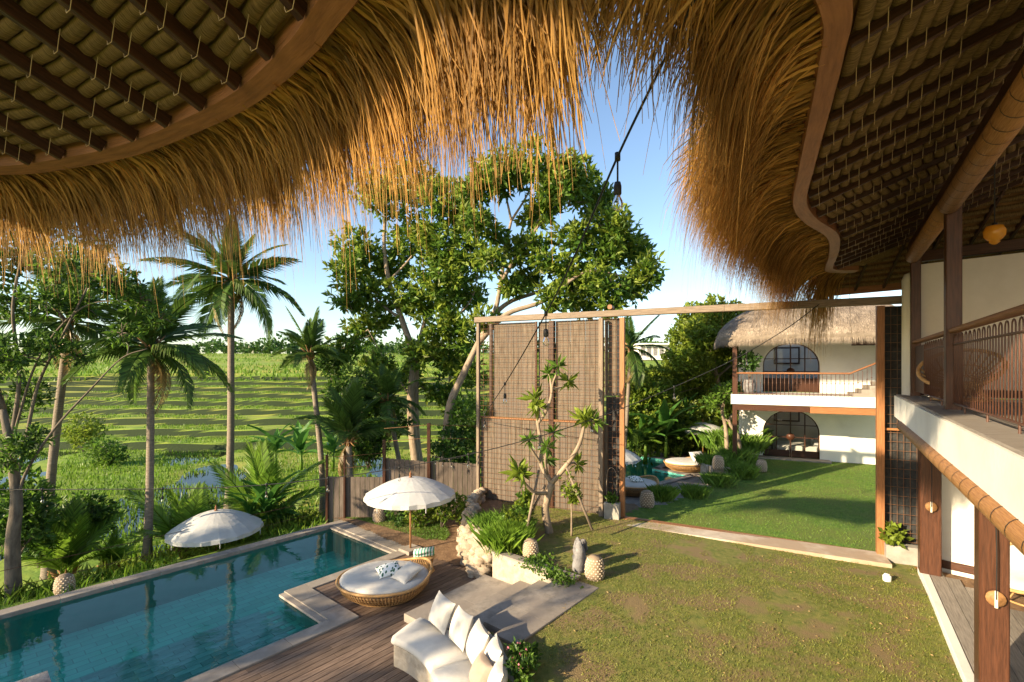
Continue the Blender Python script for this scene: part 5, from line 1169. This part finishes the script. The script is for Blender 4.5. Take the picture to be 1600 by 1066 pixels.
# banana plants
def banana_leaf():
    vs = []; K = 12; W = .13
    for k in range(K+1):
        t = k/K; x = t; z = .30*t-.55*t*t; w = W*math.sin(math.pi*min(1, (t+.02)**.7))*(1-.12*(k%2)); vs += [(x, -w, z+.05), (x, 0, z), (x, w, z+.05)]
    fs = [(3*k+j, 3*k+3+j, 3*k+4+j, 3*k+1+j) for k in range(K) for j in (0,1)]
    me = bpy.data.meshes.new('leaf'); me.from_pydata(vs, [], fs); me.materials.append(MT['banana']); me.update(); return me
BL = banana_leaf()
def banana(label, c, h, n, L, seed, grp=None):
    rg = random.Random(seed); c = Vector(c); t = thing('banana_plant', label, 'banana plant', c, 0, grp); m = MB(); m.tube([c+V(0,0,-.1), c+V(.03,0,h*.5), c+V(0,0,h)], [.11,.085,.05], 9); m.build('stem', 'palmy', t)
    for k in range(n):
        o = put_frond(t, BL, c+V(0,0,h*(.8+.2*k/n)), k*2.4+rg.uniform(-.4,.4), .3+1.0*k/n+rg.uniform(-.15,.15), L*rg.uniform(.8,1.1), rg.uniform(-.3,.3)); o.name = 'leaf'
for px, Y, h, L, lb in ((418,15.6,.9,1.5,'banana plant with broad dark leaves beyond the pool corner'),(392,15.2,.7,1.2,'smaller banana plant left of its neighbour by the pool corner'),(470,26,1.4,2.1,'banana plant out in the rice field'),(430,27,1.3,2.0,'banana plant at the left of the field clump'),(520,27.5,1.2,1.9,'banana plant at the right of the field clump')):
    banana(lb, ground(px, Y), h, 9, L, int(px))
for px, Y, h, L, lb in ((1040,24.3,1.6,2.2,'banana plant standing tall in the hedge'),(1008,24.3,1.2,1.9,'banana plant by the far pool corner'),(1066,26.0,1.6,2.0,'banana plant behind the far parasol')):
    banana(lb, V((px-800)/F*Y, Y, -.1), h, 9, L, int(px))
banana('banana plant between fence and tree trunks', ground(738,17.5), 1.3, 8, 1.5, 77)
# shrubs of bank, fence, bed
for k, (px, py, Y, r, mt, ln) in enumerate([(740,640,18,.8,'leaf',.2),(715,690,17.6,.7,'leafd',.2),(600,650,20.5,.8,'leafd',.22),(575,690,18.6,.55,'leafd',.2),(30,800,11.4,.55,'leafd',.2),(5,760,12,.8,'leaf',.22),(130,800,13.6,.6,'leafd',.2),(320,790,17,.35,'leaf',.16),(130,665,30,.9,'leafy',.25),(165,700,29,.9,'leaf',.25),(555,600,20,.9,'leafd',.22),(520,560,22,.6,'leafd',.2),(440,800,15.6,.35,'leaf',.14),(480,806,15.5,.3,'leafy',.12),(60,830,12.6,.5,'leafd',.18)]):
    c = vp(px, py, Y); bush('shrub', ['leafy shrub against the left edge of the screen','dark shrub under the broad tree trunk','shrub between the palm and the twin stems','dark shrub just behind the fence corner','dark shrub at the foot of the bank tree','large shrub at the left picture edge','dark shrub between the left palm trunks','small shrub by the tallest palm trunk','round yellow-green shrub on a terrace edge','leafy shrub on the terrace bank','shrub hanging by the slanting palm','small dark shrub on the field edge','low shrub along the stake fence','lowest bright shrub by the pool corner','dark shrub below the leaning palm'][k],
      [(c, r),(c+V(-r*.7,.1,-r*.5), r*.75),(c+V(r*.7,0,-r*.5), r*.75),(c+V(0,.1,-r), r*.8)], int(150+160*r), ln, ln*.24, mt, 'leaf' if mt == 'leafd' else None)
vv = []; ff = []; o_ = 0
for k in range(26):                                                # leafy growth along the bank, too thick to count
    b = uv(-.6+8.4*k/25, -14.9-.8*random.random()); b.z = float(land(b.x, b.y)); n = 40
    P = np.array(b)+RNG.normal(0, .18, (n,3))*np.array([1,1,.3])+np.array([0,0,.10]); D = rand_dirs(n, 1.0); v, f = leaves(P, D, RNG.uniform(.2,.5,n), RNG.uniform(.015,.035,n)); vv.append(v); ff.append(f+o_); o_ += len(v)
npmesh('bank_foliage', np.concatenate(vv), np.concatenate(ff), 'leafy', loc=(0,0,0), kind='stuff')
for k, (px, py, h) in enumerate([(620,790,.55),(648,795,.65),(668,790,.8),(690,795,.85),(715,790,.8),(735,780,.7)]):
    p = gp(px, 822+(k%2)*4, .05); c = p+V(0,0,h*.7)
    bush('climbing_shrub', ['small dark shrub at the fence foot by the lantern','second shrub along the fence foot','third shrub along the fence, behind the parasol pole','fourth shrub along the fence','fifth shrub where fence meets rocks','bright shrub growing over the rock wall'][k], [(c, .30),(c+V(.15,0,-.25), .25),(c+V(-.12,-.05,.22), .22)], 90, .12, .04, 'leafd' if k == 0 else 'leafy', 'leaf', 3, grp='shrubs along the fence')
# frangipani with stakes
YF = 11.96
def z6(x, y): return (720+x/2.665, 440+y/2.665)
def fr(L): return [vp(*z6(x, y), YF+(d if True else 0)) for x, y, d in L]
fr_t = thing('frangipani_tree', 'bare-limbed frangipani with leaf rosettes in front of the screen', 'tree', gp(857,832,.6)); m = MB()
for L, r0, r1 in (([(372,1062,0),(352,960,0),(362,900,0),(378,840,0)],.105,.085),([(378,840,0),(335,760,.1),(335,680,.1),(322,600,.15),(318,545,.15)],.065,.035),([(322,590,.15),(355,540,.1),(378,470,.1),(372,400,.2),(366,385,.2)],.045,.025),([(378,470,.1),(385,420,0),(405,370,-.1)],.03,.02),([(380,450,.1),(415,440,.2),(445,428,.3)],.03,.02),([(378,840,0),(440,765,-.2),(488,690,-.3),(508,625,-.3),(512,590,-.3)],.07,.035),([(362,880,0),(310,880,-.3),(270,845,-.5),(245,810,-.6)],.05,.03),([(335,760,.1),(295,700,-.1),(285,675,-.2)],.035,.025),([(335,690,.1),(360,660,.3),(385,640,.4)],.03,.022),([(440,765,-.2),(470,755,.2),(485,770,.3)],.035,.02),([(360,800,0),(352,740,-.3),(360,690,-.4)],.035,.022)):
    P = spline(fr(L), 5); m.tube(P, [r0+(r1-r0)*k/(len(P)-1) for k in range(len(P))], 9)
m.build('trunk', 'barkp', fr_t)
for x, y, d, s in ((318,520,.15,1.1),(308,488,.15,1.2),(366,385,.2,.8),(405,352,-.1,.9),(448,415,.3,1),(530,575,-.3,1.15),(508,570,-.3,1.1),(560,585,-.3,.9),(240,795,-.6,1.3),(262,810,-.6,1),(285,660,-.2,.8),(385,630,.4,.9),(485,760,.3,1),(360,690,-.4,.9),(360,740,.1,.8)):
    c = np.array(vp(*z6(x, y), YF+d)); n = 20; D = rand_dirs(n, .35); v, f = leaves(np.repeat(c[None], n, 0), D, RNG.uniform(.26,.42,n)*s, RNG.uniform(.04,.06,n)*s, .15); npmesh('leaf_rosette', v, f, 'leafy' if s > .95 else 'leaf', fr_t)
for k, (a, b) in enumerate((((325,785,-.15),(268,1068,-.7)),((352,850,-.05),(262,1020,.35)),((440,775,-.25),(548,1035,-.5)))):
    A, B = fr([a])[0], fr([b])[0]; B.z = max(B.z, .55); m = MB(); m.tube([B, A], .032, 8); m.build('tree_stake', 'greyw', label=['leaning pale stake propping the frangipani at front left','thin stake crossing behind the front stake','leaning stake propping the frangipani from the right'][k], cat='stake', group='frangipani stakes')
p = gp(893,838,.6); skeleton_tree('young_tree', 'thin young tree tied up right of the frangipani', [([p, p+V(.0,0,.6), p+V(-.02,0,1.25)], .025, .012)], [(p+V(-.05,0,1.15), .2),(p+V(.1,0,.95), .18),(p+V(-.12,0,1.4), .16)], 60, 4, .13, .04, 'leafy', 'barkp')
p = gp(815,842,.6); bush('shrub', 'dark shrub behind the frangipani stakes', [(p+V(0,.3,.5), .3),(p+V(.1,.4,.85), .22),(p+V(-.3,.3,.3), .22)], 110, .12, .04, 'leaf', 'leafy')
# ornamental grass mounds and low cover
def mound(name, label, c, r, h, n, mat, zc=.6, wd=.012, lean=1.0):
    t = thing(name, label, 'grass mound', c); x = RNG.normal(0, r*.45, n); y = RNG.normal(0, r*.45, n); P = np.stack([c[0]+x, c[1]+y, np.full(n, c[2])], 1); v, f = blades(P, h, wd, lean); return npmesh('blades', v, f, mat, t)
for px, py, r, h, lb in ((790,858,.38,.42,'bright feathery grass mound above the plaster wall'),(770,830,.40,.36,'second grass mound spilling over the rocks'),(805,838,.3,.35,'third grass mound near the frangipani stake')):
    mound('ornamental_grass', lb, gp(px, py, .62), r, h, 2600, 'grassf' if px != 790 else 'rice')
vv = []; ff = []; o_ = 0
for px, py in [(838,886),(850,893),(862,900),(874,906),(882,912),(846,880),(828,884)]:
    p = gp(px, py, .6); n = 150; P = np.array(p)+RNG.normal(0, .11, (n,3))*np.array([1,1,.35])+np.array([0,0,.07]); D = rand_dirs(n, .6); v, f = leaves(P, D, RNG.uniform(.05,.10,n), RNG.uniform(.018,.03,n)); vv.append(v); ff.append(f+o_); o_ += len(v)
npmesh('ground_cover', np.concatenate(vv), np.concatenate(ff), 'leaf', loc=(0,0,0), kind='stuff')
p = gp(812,1052,.6); bush('flower_bush', 'small pink-flowering bush behind the sofa', [(p+V(0,0,.15), .22),(p+V(.1,.2,.12), .18),(p+V(.0,-.25,.15), .2)], 130, .08, .025, 'leaf', 'leafd')
t = [o for o in COL.objects if o.name.startswith('flower_bush')][0]; P, D = blob_points([(p+V(-.05,0,.22), .2),(p+V(-.05,-.25,.2), .18)], 22); v, f = rosettes(P, D, 4, .03, .014); npmesh('blossom', v, f, 'pink', t)
for k, (px, py, r, h, z) in enumerate([(1130,700,.8,.75,.75),(1165,705,.7,.75,.7),(1150,722,.6,.5,.6),(1112,728,.4,.4,.7),(1160,745,.4,.4,.5),(1145,735,.45,.35,.5),(1122,757,.4,.35,.5),(1085,778,.3,.35,.45),(1035,782,.25,.4,.45)]):
    mound('ornamental_grass', ['large feathery grass mound in the far planter','feathery grass mound by the far villa post','grass mound at the front of the far planter','small grass tuft behind the far lantern','grass tuft on the far lawn edge','low grass tuft below the planter','grass tuft along the border stones','grass tuft at the near end of the border stones','grass tuft beside the far deck lantern'][k], gp(px, py, z), r, h, 1500, 'grassf', wd=.02)
p = gp(1186,712,.5); t = thing('potted_palm', 'potted palm in a white tub beside the lower arched door', 'potted plant', p); m = MB(); m.lathe([(.001,0),(.22,0),(.32,.5),(.28,.5),(.001,.42)], p, 18); m.build('pot', 'plaster', t)
for k in range(16): put_frond(t, random.choice(FA), p+V(0,0,.5), random.uniform(0,6.28), random.uniform(.5,1.4), random.uniform(.8,1.3))
# ---------------------------------------------------------------- far-off tree line on the terraces' crest, and trees left of the frame that dapple the garden
def far_trees():
    vs, fs, o = [], [], 0
    for k in range(230):
        a = RNG.uniform(-1.2, .75); Y = RNG.uniform(170, 300); X = math.tan(a)*Y; z = float(land(X, Y)); h = RNG.uniform(1.8, 5)**1.35
        P, D = blob_points([((X, Y, z+h*.5), h*.55),((X+h*.5, Y, z+h*.4), h*.45)], 34, .4); v, f = rosettes(P, D, 3, 1.5, .7); vs.append(v); fs.append(f+o); o += len(v)
    npmesh('woodland', np.concatenate(vs), np.concatenate(fs), 'leafd', loc=(0,0,0), kind='stuff')
far_trees()
for k, (x, y, h) in enumerate([(-19,-2.5,8.5),(-23,1,10),(-18,-7,8.5)]):
    b = V(x, y, float(land(x, y)) if garden_dist(x, y) > .05 else 0); B = []
    for q in range(11): a = RNG.uniform(0, 6.28); B.append((b+V(math.cos(a)*RNG.uniform(.3,2.2), math.sin(a)*RNG.uniform(.3,2.2), h*RNG.uniform(.5,1.0)), RNG.uniform(.55,1.0)))
    skeleton_tree('bank_tree', ['spreading bank tree outside the picture at left','tall bank tree outside the picture, second','small bank tree outside the picture, third','far bank tree outside the picture, fourth','low bank tree outside the picture, fifth'][k], [([b, b+V(.1,0,h*.3), b+V(0,.1,h*.7)], .18, .06)], B, 330, 5, .3, .07, 'leaf', 'bark', twigs=2)

# fallen leaves on the lawn
x = RNG.uniform(-.5, 8, 1500); y = RNG.uniform(5.5, 13, 1500); k = inpoly(x, y, LAWN) & (wav(x, y, .9, 50) > -.2); x = x[k]; y = y[k]; n = len(x)
D = rand_dirs(n); D[:,2] *= .15; D /= np.linalg.norm(D, axis=1)[:,None]; v, f = leaves(np.stack([x, y, lawn_z(x, y)+.022], 1), D, RNG.uniform(.025,.06,n), RNG.uniform(.006,.014,n)); npmesh('fallen_leaves', v, f, 'palmd', loc=(0,0,0), kind='stuff')
# ---------------------------------------------------------------- festoon lights
def bulb_set(par, p, s=1.0):
    p = Vector(p); m = MB(); m.tube([p+V(0,0,.02*s), p+V(0,0,-.16*s)], .006*s, 5); m.lathe([(.001,-.155*s),(.018*s,-.155*s),(.024*s,-.18*s),(.024*s,-.225*s),(.018*s,-.235*s),(.001,-.235*s)], p, 12); so2 = m.build('socket', 'black', par)
    m = MB(); m.lathe([(.015*s,-.232*s),(.018*s,-.245*s),(.03*s,-.27*s),(.032*s,-.29*s),(.026*s,-.312*s),(.012*s,-.324*s),(.001,-.326*s)], p, 16); m.build('bulb', 'glass', so2)
    m = MB(); m.tube([p+V(0,0,-.235*s), p+V(.004*s,0,-.29*s)], .004*s, 5); m.build('filament', 'cord', so2)
def festoon(label, pts, r, bulbs, s=1.0):
    P = spline(pts, 10); t = thing('festoon_lights', label, 'string lights', P[0]); m = MB(); m.tube(P, r, 6); m.build('cable', 'black', t)
    for x in bulbs:
        q = min(P, key=lambda p: abs(800+F*p.x/p.y-x)); 
        m = MB(); m.tube([q+V(0,0,.03), q+V(0,0,-.03)], r*2.2, 8); m.build('clip', 'black', t); bulb_set(t, q, s)
festoon('black festoon cable with bare bulbs dropping from the thatch to the screen', [vp(1095,-20,2.55), vp(1040,90,3.0), vp(965,245,3.67), vp(900,395,4.7), vp(853,490,6.06), vp(789,600,9.65), vp(752,655,14.6)], .010, [965,853,789,757], 1.25)
festoon('thin festoon cable crossing the pool from bank tree to gate beam', [vp(-60,765,10.3), vp(0,765,10.4), vp(254,764,10.5), vp(380,760,10.6), vp(500,749,10.7), vp(624,731,10.8), vp(780,699,10.9), vp(941,650,11.0), vp(1120,575,11.1), vp(1219,520,11.15), gate(9.13, BT+.1, .1)], .010, [60,254,416,512,624,731,845,926,1060,1170], .95)
festoon('short festoon cable with four bulbs above the board fence', [fpt(.67, 2.0)+V(0,-.15,0), vp(692,716,14.6), vp(715,716,14.6), gate(.05, 2.1, .3)], .008, [681,693,706,733], .85)
